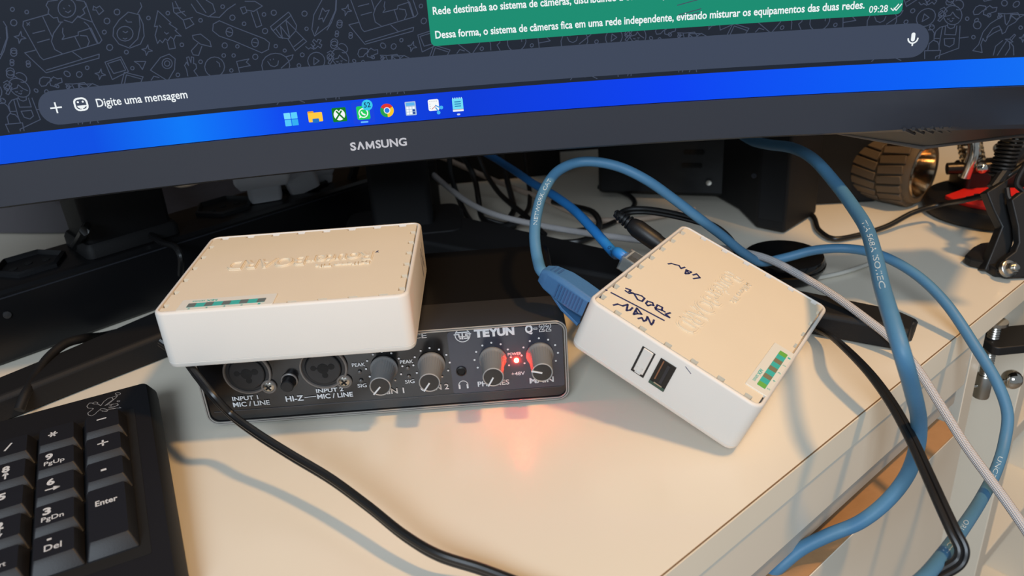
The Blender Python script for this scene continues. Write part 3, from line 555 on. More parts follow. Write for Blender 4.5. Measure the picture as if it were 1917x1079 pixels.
for jx, jz in ((24.9, 28.6), (62.0, 28.4)):
    M = MY(jx, jz, FP - .0002) @ Matrix.Diagonal((.825, .825, 1, 1))
    mb = MB(); mb.lathe([(.0142, 0), (.0142, .0009), (.0138, .0013), (.0130, .0013), (.0126, .0006), (.0126, 0)], 48, M, cap0=False, cap1=False)
    mb.lathe([(.0038, 0), (.0038, .0008), (.0034, .0012), (.0028, .0012), (.0026, .0002)], 24, MY(jx + 8.9, jz - 8.6, FP - .0002), cap0=False)
    jk = mb.build('input_jack', RING, ai)
    mb = MB(); mb.lathe([(.0126, .0000), (.0126, .0004), (.0110, .0005), (.0104, .0002), (.0103, .0014), (.0098, .0017), (.0001, .0017)], 44, M); mb.build('jack_insert', JIN, jk)
    mb = MB(T=M)
    def dsc(cx, cy, r): mb.prism(circ(cx, cy, r, n=16)[:-1], lambda p: Vector((p[0], p[1], .0010)), lambda p: Vector((p[0], p[1], .00182)))
    dsc(0, .0002, .0034); dsc(-.0056, .0009, .0017); dsc(.0050, .0012, .0020); dsc(.0006, -.0044, .0018)
    mb.box((.0028, .0008, .0014), (.0052, .0016, .0009)); mb.box((.0003, -.0026, .00141), (.0024, .0034, .0009)); mb.box((-.0030, .0006, .00142), (.0030, .0008, .0009)); mb.build('contact_holes', JH, jk)
    M2 = MY(jx + 8.9, jz - 8.6, FP - .0002); mb = MB(); mb.lathe([(.0027, .0002), (.0027, .0010), (.0018, .0015), (.0001, .0016)], 20, M2); sw = mb.build('screw', STEEL, jk)
    mb = MB(T=M2); mb.box((0, 0, .0015), (.0034, .0008, .0006), Matrix.Rotation(.6, 3, 'Z')); mb.box((0, 0, .0015), (.0008, .0034, .0006), Matrix.Rotation(.6, 3, 'Z'))
    for v in mb.v: pass
    o = mb.build('screw', JH, jk); o.name = 'screw_recess'
mb = MB(); mb.lathe([(.0041, 0), (.0041, .0008), (.0036, .0011), (.0033, .0008), (.0033, 0)], 28, MY(44.4, 22.6, FP - .0002), cap0=False, cap1=False); bt = mb.build('button_collar', RING, ai)
mb = MB(); mb.lathe([(.0031, 0), (.0031, .0060), (.0027, .0065), (.0001, .0065)], 28, MY(44.4, 22.6, FP - .0002)); mb.build('push_button', BLK, bt)
for lx, lz in ((79.0, 24.3), (79.0, 19.3), (102.6, 24.4), (102.6, 19.6)):
    mb = MB(); mb.lathe([(.0010, 0), (.0010, .0005), (.0006, .0009), (.0001, .0010)], 14, MY(lx, lz, FP - .0003)); mb.build('indicator_light', mat('lens_grey', (82, 80, 80), rough=.3), ai, label='unlit grey level light')
mb = MB(); mb.lathe([(.0012, 0), (.0012, .0006), (.0008, .0011), (.0001, .0013)], 18, MY(156.0, 24.4, FP - .0003)); mb.build('power_light', mat('red_led', (255, 60, 40), emit=420, ecol=(255, 30, 14)), ai, label='glowing red power light')
mb = MB(); mb.lathe([(.0026, 0), (.0026, .0007), (.0020, .0010), (.0018, .0004), (.0017, .0002)], 24, MY(128.6, 20.6, FP - .0003)); hj = mb.build('headphone_jack', BLK, ai)
mb = MB(); mb.lathe([(.0017, .0002), (.0017, .0005), (.0001, .00052)], 20, MY(128.6, 20.6, FP - .0003)); mb.build('jack_hole', JH, hj)
for fx in (.018, IWD - .018):
    for fy in (.016, IDP - .014):
        mb = MB(); mb.lathe([(.0055, -.0019), (.0060, .0012)], 16, Matrix.Translation((fx, fy, 0))); mb.build('foot', BLKM, ai)

# ---------------------------------------------------------------- the two routers
TEAL = mat('label_teal', (66, 178, 168), rough=.35); LABEL = mat('label_film', (222, 220, 210), rough=.35); SEGK = mat('lens_smoke', (104, 112, 108), rough=.3)
SEGG = mat('lens_green', (110, 176, 76), rough=.3); SEGB = mat('lens_brown', (128, 122, 96), rough=.3)
SLOTM = mat('slot_shadow', (112, 104, 94), rough=.8)
PEN = mat('blue_ink', (32, 40, 92), rough=.6)
GRIME = mat('grime', (178, 160, 138), rough=.7)
def router(loc, rot, label, lit, usb):
    t = thing('network_router', label, 'router', loc, rot)
    W, D, H = 113 * mm, 89 * mm, 28 * mm
    mb = MB()
    mb.stack(0, W, 0, D, .0052, [(.0006, 0), (.0002, .0006), (.0000, .0022), (.0003, .0024), (0, .0026), (0, H - .0012), (.0004, H - .0003), (.0010, H), (.0016, H), (.0019, H - .0004), (.0019, H - .0050)], n=6)
    cs = mb.build('case', CASEW, t, angle=40)
    # lid outline with vent notches on all four sides
    a, b = .0025, .0025; x1, y1 = W - a, D - b; nw, nd = .0021, .0027
    side = [.0075 + .0134 * k for k in range(6)]; back = [.008 + .01355 * k for k in range(8)]; front = [.061 + .0135 * k for k in range(4)]
    pl = [(a + .001, b)]
    for x in front: pl += [(x - nw, b), (x - nw, b + nd * .45), (x + nw, b + nd * .45), (x + nw, b)]
    pl += [(x1 - .001, b), (x1, b + .001)]
    for y in side: pl += [(x1, y - nw * .8), (x1 - nd, y - nw * .8), (x1 - nd, y + nw * .8), (x1, y + nw * .8)]
    pl += [(x1, y1 - .001), (x1 - .001, y1)]
    for x in reversed(back): pl += [(x + nw, y1), (x + nw, y1 - nd), (x - nw, y1 - nd), (x - nw, y1)]
    pl += [(a + .001, y1), (a, y1 - .001)]
    for y in reversed(side): pl += [(a, y + nw * .8), (a + nd, y + nw * .8), (a + nd, y - nw * .8), (a, y - nw * .8)]
    pl += [(a, b + .001)]
    mb = MB(); mb.prism(pl, lambda p: Vector((p[0], p[1], H - .0050)), lambda p: Vector((p[0], p[1], H - .0003)))
    lid = mb.build('lid', CASE, t)
    zt = H - .0003
    # moulded lettering, upside down as seen from the light strip
    mb = MB(); fl = lambda x, y, z: Vector((W - x * mm, D - y * mm, zt - .0003 + (z + .02) * .028))
    put_text(mb, 'RouterBOARD', lambda x, y, z: Vector((W - x * mm, D - y * mm, zt - .0002 + (z + .02) * .012)), 21.2, 93.0, 36.6, 10.2, off=.05, ext=.02)
    put_text(mb, 'RouterBOARD', fl, 21.8, 92.4, 37.0, 9.6, off=.0, ext=.02)
    put_text(mb, 'Mikro', fl, 22.0, 39.0, 48.4, 2.9, off=.03, ext=.018); put_text(mb, 'Tik', fl, 40.2, 48.2, 48.4, 2.9, off=.03, ext=.018)
    mb.build('moulded_lettering', CASE, lid)
    # light strip
    mb = MB(); mb.stack(.0104, .0531, .0010, .0117, .0008, [(0, zt - .001), (0, zt + .00035), (.0002, zt + .0005)]); ls = mb.build('light_strip', LABEL, t)
    mb = MB(); mb.stack(.0143, .0490, .0035, .0075, .0004, [(0, zt), (0, zt + .00056)]); mb.build('teal_band', TEAL, ls)
    for k in range(5):
        x = .0143 + .0001 + k * .00775; mb = MB(); mb.stack(x, x + .0036, .0036, .0074, .0003, [(0, zt), (0, zt + .00062)])
        o = mb.build('light_window', (SEGG if lit and k in (0, 4) else (SEGB if lit else SEGK)), ls)
    mb = MB(); fl2 = lambda x, y, z: Vector((W - x * mm, D - y * mm, zt + .00055))
    put_text(mb, 'hEX', fl2, 86.5, 91.4, 79.0, 1.6, off=.03); put_text(mb, 'SERIES', fl2, 91.9, 97.6, 79.0, 1.25, off=.01)
    fl3 = lambda x, y, z: Vector((x * mm, y * mm, zt + .00055))
    for k in range(5): put_text(mb, str(5 - k), lambda x, y, z, k=k: Vector((x * mm, y * mm, zt + .00055)), 15.4 + 7.75 * k, 16.6 + 7.75 * k, 1.6, 1.3, off=.01)
    mb.build('strip_lettering', TEAL, ls)
    # ports along the rear face
    mb = MB()
    for k in range(5): mb.box((.009 + .0135 * k + (0 if k == 0 else .001), D - .001, .0185), (.0122, .0024, .0118))
    mb.build('port_openings', BLK, t)
    mb = MB(T=Matrix.Translation((.100, D - .0006, .0150)) @ Matrix.Rotation(-PI / 2, 4, 'X')); mb.lathe([(.0045, 0), (.0045, .0010)], 20); mb.build('power_socket', BLK, t)
    # side: button and accessory port
    if usb:
        X = lambda x, y0, z: Vector((x, D - y0, z))
        mb = MB(); mb.box(X(.00045, .0356, .0150), (.0013, .0068, .0150)); sl = mb.build('reset_recess', mat('recess_dark', (34, 33, 32), rough=.7), t)
        mb = MB(); mb.box(X(.0001, .0357, .0156), (.0016, .0050, .0134)); mb.build('reset_button', CASEW, t, bevel=.0003)
        mb = MB()
        for zc, h_ in ((.0088, .0005), (.0122, .0005)): mb.box(X(-.0008, .0357, zc), (.0006, .0030, h_))
        for dy in (-.00125, .00125): mb.box(X(-.0008, .0357 + dy, .0105), (.0006, .0005, .0034))
        mb.build('button_frame', CASEW, t)
        mb = MB(); mb.box(X(.00025, .0459, .0150), (.0017, .0080, .0150)); us = mb.build('usb_opening', mat('port_dark', (22, 21, 20), rough=.6), t)
        mb = MB(); mb.box(X(-.0007, .0438, .0168), (.0004, .0006, .0110)); mb.build('usb_shell', mat('shell_warm', (150, 120, 104), rough=.3, metal=1.), us)
        mb = MB(); mb.box(X(-.0007, .0462, .0095), (.0004, .0042, .0006)); mb.build('usb_contact', STEEL, us)
        mb = MB(); mb.box(X(-.0006, .0459, .0085), (.0004, .0078, .0016)); mb.build('circuit_board', mat('pcb', (52, 78, 66), rough=.5), us)
        mb = MB(); mb.box(X(-.0006, .0468, .0160), (.0004, .0014, .0110)); mb.build('usb_tongue', CHAR, us)
    return t, lid, zt
LR = R3(.0177, .0007, .0055)
rt1, lid1, zt1 = router((-.1584, .3153, .0483), LR, 'white router without cables resting on top of the black audio interface', False, False)
mb = MB(); fL = lambda x, y: Vector((x * mm, y * mm, zt1 + .00006))
ribbon(mb, [(92.6, 51.5), (93.6, 53.2)], .7, fL); ribbon(mb, [(92.9, 52.0), (94.0, 51.4)], .5, fL)
mb.build('ink_mark', PEN, lid1)
mb = MB()
for k, q in enumerate(([(113.08, 35), (113.08, 46)], [(113.08, 35), (113.08, 38)], [(113.08, 38), (113.08, 41)])):
    pass
mbk = MB(); fS2 = lambda y, z: Vector((113.06 * mm, y * mm, z * mm))
for pl in ([(66, 22), (74, 8), (74, 22)], [(62, 21), (66, 6), (69, 20)]): ribbon(mbk, pl, .7, fS2)
mbk.build('pen_stroke', PEN, rt1)
RRr = R3(-.0279, .3957, -.6229)
# local frame of the second one: long axis along its port edge
ex, ey, ez = RRr @ Vector((0, 1, 0)), RRr @ Vector((-1, 0, 0)), RRr @ Vector((0, 0, 1))
R2 = Matrix(((ex.x, ey.x, ez.x), (ex.y, ey.y, ez.y), (ex.z, ey.z, ez.z)))
R2O = Vector((.0250, .3316, .0372)) + RRr @ Vector((.089, 0, 0))
rt2, lid2, zt2 = router(R2O, R2, 'white router with blue pen notes propped up at an angle by its cables', True, True)
def rtop(px, py):      # pen strokes traced on the lid
    ray = R2.transposed() @ (FW + RT * ((px - 958.5) / FPX) + UP * ((539.5 - py) / FPX)); o = R2.transposed() @ (CAM - R2O)
    t = (zt2 - o.z) / ray.z; q = o + ray * t; return (q.x, q.y)
PENS = [[(658, 880), (650, 905), (632, 926)], [(632, 924), (612, 880), (598, 850)], [(598, 850), (585, 884), (562, 892)], [(562, 892), (548, 860), (512, 868)],
        [(545, 828), (508, 822), (470, 830)], [(470, 830), (485, 800), (502, 772)], [(502, 772), (520, 795), (545, 828)], [(492, 795), (512, 826)],
        [(462, 768), (440, 790), (405, 795)], [(405, 795), (412, 765), (418, 738)], [(418, 738), (370, 752), (325, 735), (285, 745)],
        [(265, 630), (500, 752), (750, 885)],
        [(802, 860), (745, 832), (675, 785), (668, 765)], [(690, 742), (672, 775), (735, 792), (760, 808)], [(690, 742), (735, 765), (728, 795)], [(808, 815), (765, 828), (800, 856)],
        [(602, 706), (583, 728), (600, 750), (630, 742)], [(630, 742), (655, 748), (645, 722), (612, 712)],
        [(545, 660), (572, 682), (548, 710), (508, 694), (475, 640)], [(545, 660), (510, 648), (475, 640)],
        [(400, 590), (445, 606), (430, 620), (472, 636)], [(472, 636), (430, 636), (395, 612)],
        [(1020, 502), (1080, 492), (1050, 458), (1015, 468)], [(1002, 440), (975, 455), (945, 456)], [(945, 456), (955, 420), (1002, 440)], [(962, 425), (975, 452)],
        [(942, 396), (905, 408), (888, 380)], [(888, 380), (850, 372), (820, 362), (788, 366)], [(190, 590), (225, 610)]]
for part_ in (PENS[:21], PENS[21:26], PENS[26:]):
  mb = MB()
  for pl in part_:
    q = [rtop(1090 + x / 4.903, 420 + y / 4.903) for x, y in pl]
    ribbon(mb, q, .0010, lambda x, y: Vector((x, y, zt2 + .00012)))
  mb.build('pen_writing' if len(part_) > 1 else 'pen_stroke', PEN, lid2)
mb = MB(); fX = lambda y0, z: Vector((-.00006, .089 - y0 * mm, z * mm))
ribbon(mb, [(53.0, 25.6), (56.4, 24.0)], .35, fX); mb.build('pen_stroke', PEN, rt2)

# ---------------------------------------------------------------- keyboard
KP = Vector((-.1847, .3104, .0240)); KR_ = R3(.0501, 0, .4269)
kb = thing('keyboard', 'black keyboard with a numeric keypad lying in front of the monitor stand', 'keyboard', KP, KR_)
KEY = mat('key_black', (24, 25, 29), rough=.5, spec=.4, bump=.08, bscale=1800); KCASE = mat('keyboard_case', (20, 20, 23), rough=.55, spec=.4, bump=.12, bscale=1800)
PR = mat('legend_white', (200, 202, 204), rough=.6)
XL = -.428
mb = MB()
mb.stack(XL, .0165, -.1085, .0445, .006, [(.0015, -.0180), (0, -.0165), (0, -.0120), (.0030, -.0066), (.0036, -.0060)], n=4)
kc = mb.build('case', KCASE, kb)
# recessed key beds drawn as dark wells around the keys
mb = MB()
for x0, x1, y0, y1 in ((-.0725, .0062, -.0860, .0195), (-.140, -.080, -.0860, .0195), (-.424, -.147, -.0860, .0195)): mb.stack(x0, x1, y0, y1, .001, [(0, -.0075), (0, -.00585)])
mb.build('key_well', mat('well_black', (7, 7, 8), rough=.8), kc)
mb = MB(); mb.rings([[Vector((x, y, z)) for (y, z) in ((-.0935, -.0062), (-.1082, -.0120), (-.1082, -.0160), (-.0935, -.0160))] for x in (XL + .004, .0130)]); mb.build('front_bevel', KCASE, kc)
kg = {}
def key(c, r, wx=1, wy=1, legend=None, x=None, y=None):
    xc = .0190 * (c - 1) if x is None else x; yc = -.0190 * r if y is None else y    # top face: right and lower edges
    if (wx, wy) not in kg:
        tw, th = .0138 + .019 * (wx - 1), .0130 + .019 * (wy - 1)
        mbk = MB(); mbk.stack(-tw - .0023, .0026, -.0043, th + .0015, .0010, [(0, -.0062), (.0002, -.0052)], n=3)
        rg = []
        for z, l, rr, f, bk in ((-.0052, -tw - .0021, .0024, -.0041, th + .0013), (-.0012, -tw - .0006, .0008, -.0014, th + .0004), (0, -tw, 0, 0, th)):
            rg.append([Vector((p[0], p[1], z)) for p in rrect(l, rr, f, bk, .0008, 3)])
        mbk.rings(rg); kg[(wx, wy)] = mbk.build('key', KEY, kb); o = kg[(wx, wy)]
    else:
        o = bpy.data.objects.new('key', kg[(wx, wy)].data); COL.objects.link(o); o.parent = kb
    o.location = (xc, yc, 0)
    if legend:
        mbl = MB()
        for kind_, *a in legend:
            if kind_ == 't':
                s, x0, x1, y0, h, of = a; put_text(mbl, s, lambda x_, y_, z_: Vector((x_ * mm, y_ * mm, .00008)), x0, x1, y0, h, off=of)
            else:
                ribbon(mbl, a[0], a[1], lambda x_, y_: Vector((x_ * mm, y_ * mm, .00008)))
        l = mbl.build('legend', PR, o)
    return o
def arrow(x, y, dx, dy, L=3.2):
    return [('r', [(x - dx * L / 2, y - dy * L / 2), (x + dx * L / 2, y + dy * L / 2)], .7), ('r', [(x + dx * L * .1 - dy * .9, y + dy * L * .1 + dx * .9), (x + dx * L / 2, y + dy * L / 2), (x + dx * L * .1 + dy * .9, y + dy * L * .1 - dx * .9)], .7)]
key(1, 0, 1, 1, [('r', [(-9, 8.2), (-5.4, 8.2)], .85)])
key(1, 1, 1, 1, [('r', [(-9.2, 7.2), (-5.2, 7.2)], .8), ('r', [(-7.2, 5.2), (-7.2, 9.2)], .8)])
key(1, 2, 1, 1, [('r', [(-8.2, 5.9), (-6.8, 5.9)], 1.3)])
key(1, 4, 1, 2, [('t', 'Enter', -11.2, -3.0, 20.6, 3.3, .02)])
key(0, 0, 1, 1, [('r', [(-10.2, 6.6), (-6.8, 7.0)], .75), ('r', [(-9.4, 5.2), (-7.6, 8.4)], .75), ('r', [(-7.7, 5.2), (-9.3, 8.4)], .75)])
key(0, 1, 1, 1, [('t', '9', -11.2, -8.2, 6.6, 4.0, .04), ('t', 'PgUp', -11.6, -3.6, 2.4, 2.7, .01)])
key(0, 2, 1, 1, [('t', '6', -10.2, -7.2, 6.6, 4.0, .04)] + arrow(-8.0, 3.6, 1, 0, 5))
key(0, 3, 1, 1, [('t', '3', -11.2, -8.2, 6.6, 4.0, .04), ('t', 'PgDn', -11.6, -3.6, 2.4, 2.7, .01)])
key(0, 4, 1, 1, [('r', [(-9.0, 9.8), (-8.0, 9.8)], 1.0), ('t', 'Del', -10.2, -4.2, 3.4, 3.4, .01)])
key(-1, 0, 1, 1, [('r', [(-8.6, 4.2), (-6.2, 8.8)], .8)])
key(-1, 1, 1, 1, [('t', '8', -8.8, -5.8, 6.4, 4.0, .04)] + arrow(-7.2, 3.6, 0, 1, 4.4))
key(-1, 2, 1, 1, [('t', '5', -9.2, -6.2, 6.4, 4.0, .04)])
key(-1, 3, 1, 1, [('t', '2', -8.8, -5.8, 6.4, 4.0, .04)] + arrow(-7.2, 3.6, 0, -1, 4.4))
key(-1, 4, 1, 1, [('t', 'Insert', -10.4, -3.8, 3.0, 2.6, .01), ('t', '0', -9, -6.2, 7.2, 3.6, .03)])
key(-2, 0, 1, 1, [('t', 'Num', -10.4, -4, 6, 2.6, .01)])
for r_, s_ in ((1, '7'), (2, '4'), (3, '1')): key(-2, r_, 1, 1, [('t', s_, -10, -7, 6.4, 4.0, .04)])
key(-2, 4, 1, 1)
for c in (-3, -4, -5):
    for r_ in ((0, 1, 3, 4) if c == -4 else (0, 1, 4)): key(c, r_, x=-.0846 - .019 * (-3 - c))
for r_ in range(5):
    for c in range(14): key(0, r_, x=-.1515 - .0190 * c)
# scratchy white emblem above the minus key
mb = MB(); fK = lambda x, y: Vector((x, y, -.00593))
def kloc(px, py, z=-.006):
    ray = KR_.transposed() @ (FW + RT * ((px - 958.5) / FPX) + UP * ((539.5 - py) / FPX)); o = KR_.transposed() @ (CAM - KP)
    t = (z - o.z) / ray.z; q = o + ray * t; return (q.x, q.y)
for pl in ([(835, 365), (860, 335), (885, 335), (905, 345), (940, 345), (970, 360), (1000, 320), (1040, 290), (1075, 280), (1090, 300), (1010, 360)], [(835, 365), (850, 385), (885, 385), (900, 390), (845, 430), (850, 450), (880, 458), (910, 445), (935, 420), (960, 400), (990, 415), (1035, 410)], circ(918, 335, 24, 10, n=10), circ(1000, 402, 38, 12, n=12, rot=.15), [(1060, 285), (1130, 262), (1120, 280), (1085, 310), (1030, 355), (1020, 350)], circ(1135, 245, 25, 11, n=10), [(1050, 355), (1085, 345), (1130, 340), (1140, 355), (1100, 370), (1060, 365)], circ(1100, 355, 35, 12, n=10, rot=-.2), [(1045, 375), (1100, 385), (1165, 382), (1150, 375)], circ(1140, 317, 14, 6, n=8), [(1040, 395), (1075, 392), (1110, 388)]):
    ribbon(mb, [kloc(x / 5.138, 690 + y / 5.138) for x, y in pl], .00028, fK)
mb.build('emblem', mat('emblem_grey', (150, 152, 156), rough=.6), kc)
for fx in (XL + .03, -.02):
    mb = MB(); mb.T = Matrix.Translation((fx, .036, -.0178)); mb.stack(-.010, .010, -.004, .004, .002, [(0, -.0078), (0, .001)]); mb.build('foot', BLKM, kb)

# ---------------------------------------------------------------- cables
BLUE = mat('blue_jacket', (76, 124, 158), rough=.5, spec=.4, var=.10, vscale=55, bump=.25, bscale=260)
BLUE2 = mat('bright_blue_jacket', (42, 126, 200), rough=.4, spec=.45, var=.05, vscale=60, bump=.1, bscale=300)
BOOT = mat('blue_boot', (62, 106, 150), rough=.55, spec=.35, var=.06, vscale=120, bump=.2, bscale=900)
CORD = mat('black_cord', (17, 17, 18), rough=.38, spec=.5)
PRINTW = mat('cable_print', (186, 204, 214), rough=.6); PRINTD = mat('cable_print_dark', (18, 48, 92), rough=.6)
CLEAR = mat('clear_plastic', (232, 236, 236), rough=.08, spec=.5, trans=.92)
BRAID = mat('white_braid', (214, 210, 210), rough=.75, spec=.2)
nt = BRAID.node_tree; uvn = nt.nodes.new('ShaderNodeUVMap'); mp = nt.nodes.new('ShaderNodeMapping'); mp.inputs['Scale'].default_value = (8, 620, 1)
sx = nt.nodes.new('ShaderNodeSeparateXYZ'); ad = nt.nodes.new('ShaderNodeMath'); ad.operation = 'ADD'; sb = nt.nodes.new('ShaderNodeMath'); sb.operation = 'SUBTRACT'
def sinn(src):
    m_ = nt.nodes.new('ShaderNodeMath'); m_.operation = 'MULTIPLY'; m_.inputs[1].default_value = 2 * PI; s_ = nt.nodes.new('ShaderNodeMath'); s_.operation = 'SINE'
    nt.links.new(src, m_.inputs[0]); nt.links.new(m_.outputs[0], s_.inputs[0]); return s_.outputs[0]
nt.links.new(uvn.outputs[0], mp.inputs[0]); nt.links.new(mp.outputs[0], sx.inputs[0])
for nd in (ad, sb): nt.links.new(sx.outputs['X'], nd.inputs[0]); nt.links.new(sx.outputs['Y'], nd.inputs[1])
mul = nt.nodes.new('ShaderNodeMath'); mul.operation = 'MULTIPLY'; nt.links.new(sinn(ad.outputs[0]), mul.inputs[0]); nt.links.new(sinn(sb.outputs[0]), mul.inputs[1])
bp = nt.nodes.new('ShaderNodeBump'); bp.inputs['Strength'].default_value = .8; bp.inputs['Distance'].default_value = .0005
nt.links.new(mul.outputs[0], bp.inputs['Height']); nt.links.new(bp.outputs['Normal'], nt.nodes['Principled BSDF'].inputs['Normal'])
def cable(name, pts, r, material, label, cat='cable', group=None, per=10, twin=False, n=12, loc=None, twist=0):
    P = spline(pts, per); c = Vector(loc) if loc is not None else P[0].copy()
    t = thing(name, label, cat, c, group=group, world=True)
    mb = MB()
    if twin:
        for s_ in (0, PI): mb.tube(P, r, n=n, off=((lambda L, s_=s_: s_ + twist * L + 1.2), r * .86))
    else: mb.tube(P, r, n=n)
    mb.build('jacket', material, t); return t, P
def wrap_text(P, r, s, start, length, h, m, parent, flip=1):
    "print s along the cable on the side towards the room"
    fr = frames(P); Ls = [0]
    for i in range(1, len(fr)): Ls.append(Ls[-1] + (fr[i][0] - fr[i - 1][0]).length)
    def fn(x, y, z):
        i = 0
        while i < len(Ls) - 2 and Ls[i + 1] < x: i += 1
        k = (x - Ls[i]) / max(Ls[i + 1] - Ls[i], 1e-9); c = fr[i][0].lerp(fr[i + 1][0], k); t = fr[i][1].lerp(fr[i + 1][1], k).normalized()
        view = (Vector((0, 0, .26)) - c).normalized(); nrm = (view - t * view.dot(t)).normalized(); sd = nrm.cross(t)
        a = y / r * flip; return c + (nrm * math.cos(a) + sd * math.sin(a)) * (r * 1.012)
    mb = MB(); put_text(mb, s, fn, start, start + length, -h / 2, h, off=.0); return mb.build('cable_print', m, parent)
# points on the tilted router's rear face (port side)
def rp2(x, back, z): return R2O + R2 @ Vector((x * mm, (89 + back) * mm, z * mm))
ca = rp2(9.5, 27, 19.5)
ptsA = [rp2(9.5, 22, 19.5), rp2(9.0, 29, 20.5), at(1007, 488, d=.391), at(1001, 445, d=.40), at(1005, 400, d=.412), at(1018, 358, d=.425), at(1043, 322, d=.435), at(1078, 305, d=.44), at(1112, 303, d=.44), at(1160, 313, d=.44), at(1210, 337, d=.44), at(1260, 372, d=.445), at(1310, 410, d=.45), at(1350, 440, d=.462), at(1392, 474, d=.475), at(1425, 491, d=.485), at(1465, 484, d=.485), at(1530, 468, d=.48), at(1590, 466, d=.475), at(1645, 477, d=.465), at(1710, 511, d=.45), at(1768, 565, d=.435), at(1825, 648, d=.42), at(1868, 720, d=.41), at(1886, 775, d=.405), at(1880, 830, d=.40), at(1865, 880, d=.39), at(1840, 930, d=.375), at(1805, 985, d=.345), at(1765, 1040, d=.32), at(1720, 1090, d=.30), at(1650, 1140, d=.29)]
cA, PA = cable('network_cable', ptsA, .00285, BLUE, 'blue network cable with a booted plug arching out of the tilted router', group=None)
wrap_text(PA, .00285, 'NETWORK. CAT', .038, .038, .0020, PRINTW, cA)
LA_ = sum((PA[i + 1] - PA[i]).length for i in range(len(PA) - 1))
wrap_text(PA, .00285, 'ORU ELACTI', LA_ - .085, .036, .0020, PRINTW, cA)
wrap_text(PA, .00285, 'UNCE', LA_ - .155, .016, .0020, PRINTW, cA)
# boot plug
mb = MB(); secs = []
for back, hw, z0, z1 in ((-2, 6.4, 14.5, 25.8), (8, 6.6, 14.2, 26.4), (16, 6.3, 14.4, 26.6), (24, 5.2, 15.0, 25.6), (28.5, 3.9, 16.4, 23.4)):
    secs.append([rp2(9.5 + sx_ * hw * k, back, z) for sx_, k, z in ((-1, 1, z0 + 1), (-1, .85, z0), (1, .85, z0), (1, 1, z0 + 1), (1, 1, z1 - 1.6), (1, .72, z1), (-1, .72, z1), (-1, 1, z1 - 1.6))])
mb.rings(secs); bo = mb.build('plug_boot', BOOT, cA, bevel=.0005)
mb = MB()
for k in range(9):
    for sx_ in (-1, 1): mb.box(rp2(9.5 + sx_ * 6.5, 3.0 + 1.7 * k, 20.0), (.0006, .0007, .0078), R2)
for k in range(3): mb.box(rp2(9.5, 20.4 + 2.0 * k, 25.7 - .35 * k), (.0054, .0010, .0012), R2)
mb.build('grip_ribs', mat('boot_rib', (44, 84, 128), rough=.6), bo)
mb = MB(); mb.rings([[rp2(9.5 + sx_ * 3.2, b_, z_) for sx_, b_, z_ in ((-1, b0, z0), (1, b0, z0), (1, b0, z0 + 1.6), (-1, b0, z0 + 1.6))] for b0, z0 in ((1.5, 6.5), (12, 9.0), (19, 12.8), (22, 15.0))]); mb.build('latch_lever', BOOT, cA, bevel=.0003)

ptsC = [at(1392, 255, d=.58), at(1412, 265, d=.545), at(1440, 271, d=.52), at(1482, 277, d=.495), at(1520, 296, d=.468), at(1565, 345, d=.435), at(1600, 392, d=.405), at(1622, 428, d=.382), at(1638, 480, d=.356), at(1652, 540, d=.333), at(1670, 600, d=.316), at(1690, 665, d=.307), at(1708, 730, d=.320), at(1720, 790, d=.345), at(1716, 840, d=.360), at(1698, 890, d=.366), at(1662, 937, d=.370), at(1610, 978, d=.374), at(1550, 1003, d=.378), at(1500, 1028, d=.381), at(1458, 1062, d=.382), at(1415, 1100, d=.388)]
cC, PC = cable('network_cable', ptsC, .00340, BLUE, 'blue network cable hanging from behind the monitor into the drawer gap')
wrap_text(PC, .0034, 'TIA 568A ISO/IEC', .215, .066, .0024, PRINTW, cC)
ptsB = [rp2(62, 7, 19.5), rp2(62, 13, 20.0), at(1150, 474, d=.447), at(1112, 432, d=.468), at(1075, 394, d=.495), at(1040, 368, d=.52), at(1000, 345, d=.56), at(960, 318, d=.60), at(915, 290, d=.64), at(880, 272, d=.68)]
cB, PB = cable('network_cable', ptsB, .0029, BLUE2, 'bright blue network cable with a clear plug running back from the tilted router')
wrap_text(PB, .0029, '0-7.0-77.0', .012, .028, .0024, PRINTD, cB, flip=1)
mb = MB(); mb.rings([[rp2(62 + a_, b_, z_) for a_, z_ in ((-5.8, 14.6), (5.8, 14.6), (5.8, 22.8), (-5.8, 22.8))] for b_ in (-2, 6.5, 9.5)]); mb.build('clear_plug', CLEAR, cB, bevel=.0005)
mb = MB()
for k in range(2): mb.box(rp2(62 - 5.2 + 10.4 * k, 4.5, 19), (.0007, .008, .0076), R2)
mb.box(rp2(62, 7.2, 22.6), (.0105, .0010, .0008), R2); mb.build('plug_ribs', mat('plug_grey', (150, 152, 150), rough=.3), cB)
ptsW = [at(740, 285, d=.72), at(790, 311, d=.68), at(840, 352, d=.65), at(880, 381, d=.63), at(930, 403, d=.61), at(1000, 420, d=.595), at(1060, 431, d=.575), at(1120, 440, d=.555), at(1200, 450, d=.535), at(1300, 459, d=.515), at(1386, 472, d=.495), at(1440, 486, d=.475), at(1500, 517, d=.455), at(1560, 553, d=.44), at(1620, 596, d=.427), at(1670, 636, d=.418), at(1715, 688, d=.408), at(1760, 758, d=.395), at(1806, 832, d=.382), at(1850, 893, d=.372), at(1890, 948, d=.364), at(1935, 1015, d=.356), at(1975, 1085, d=.35)]
cW, PW = cable('braided_cable', ptsW, .0023, BRAID, 'white braided cable running from under the monitor down over the desk edge', n=14)
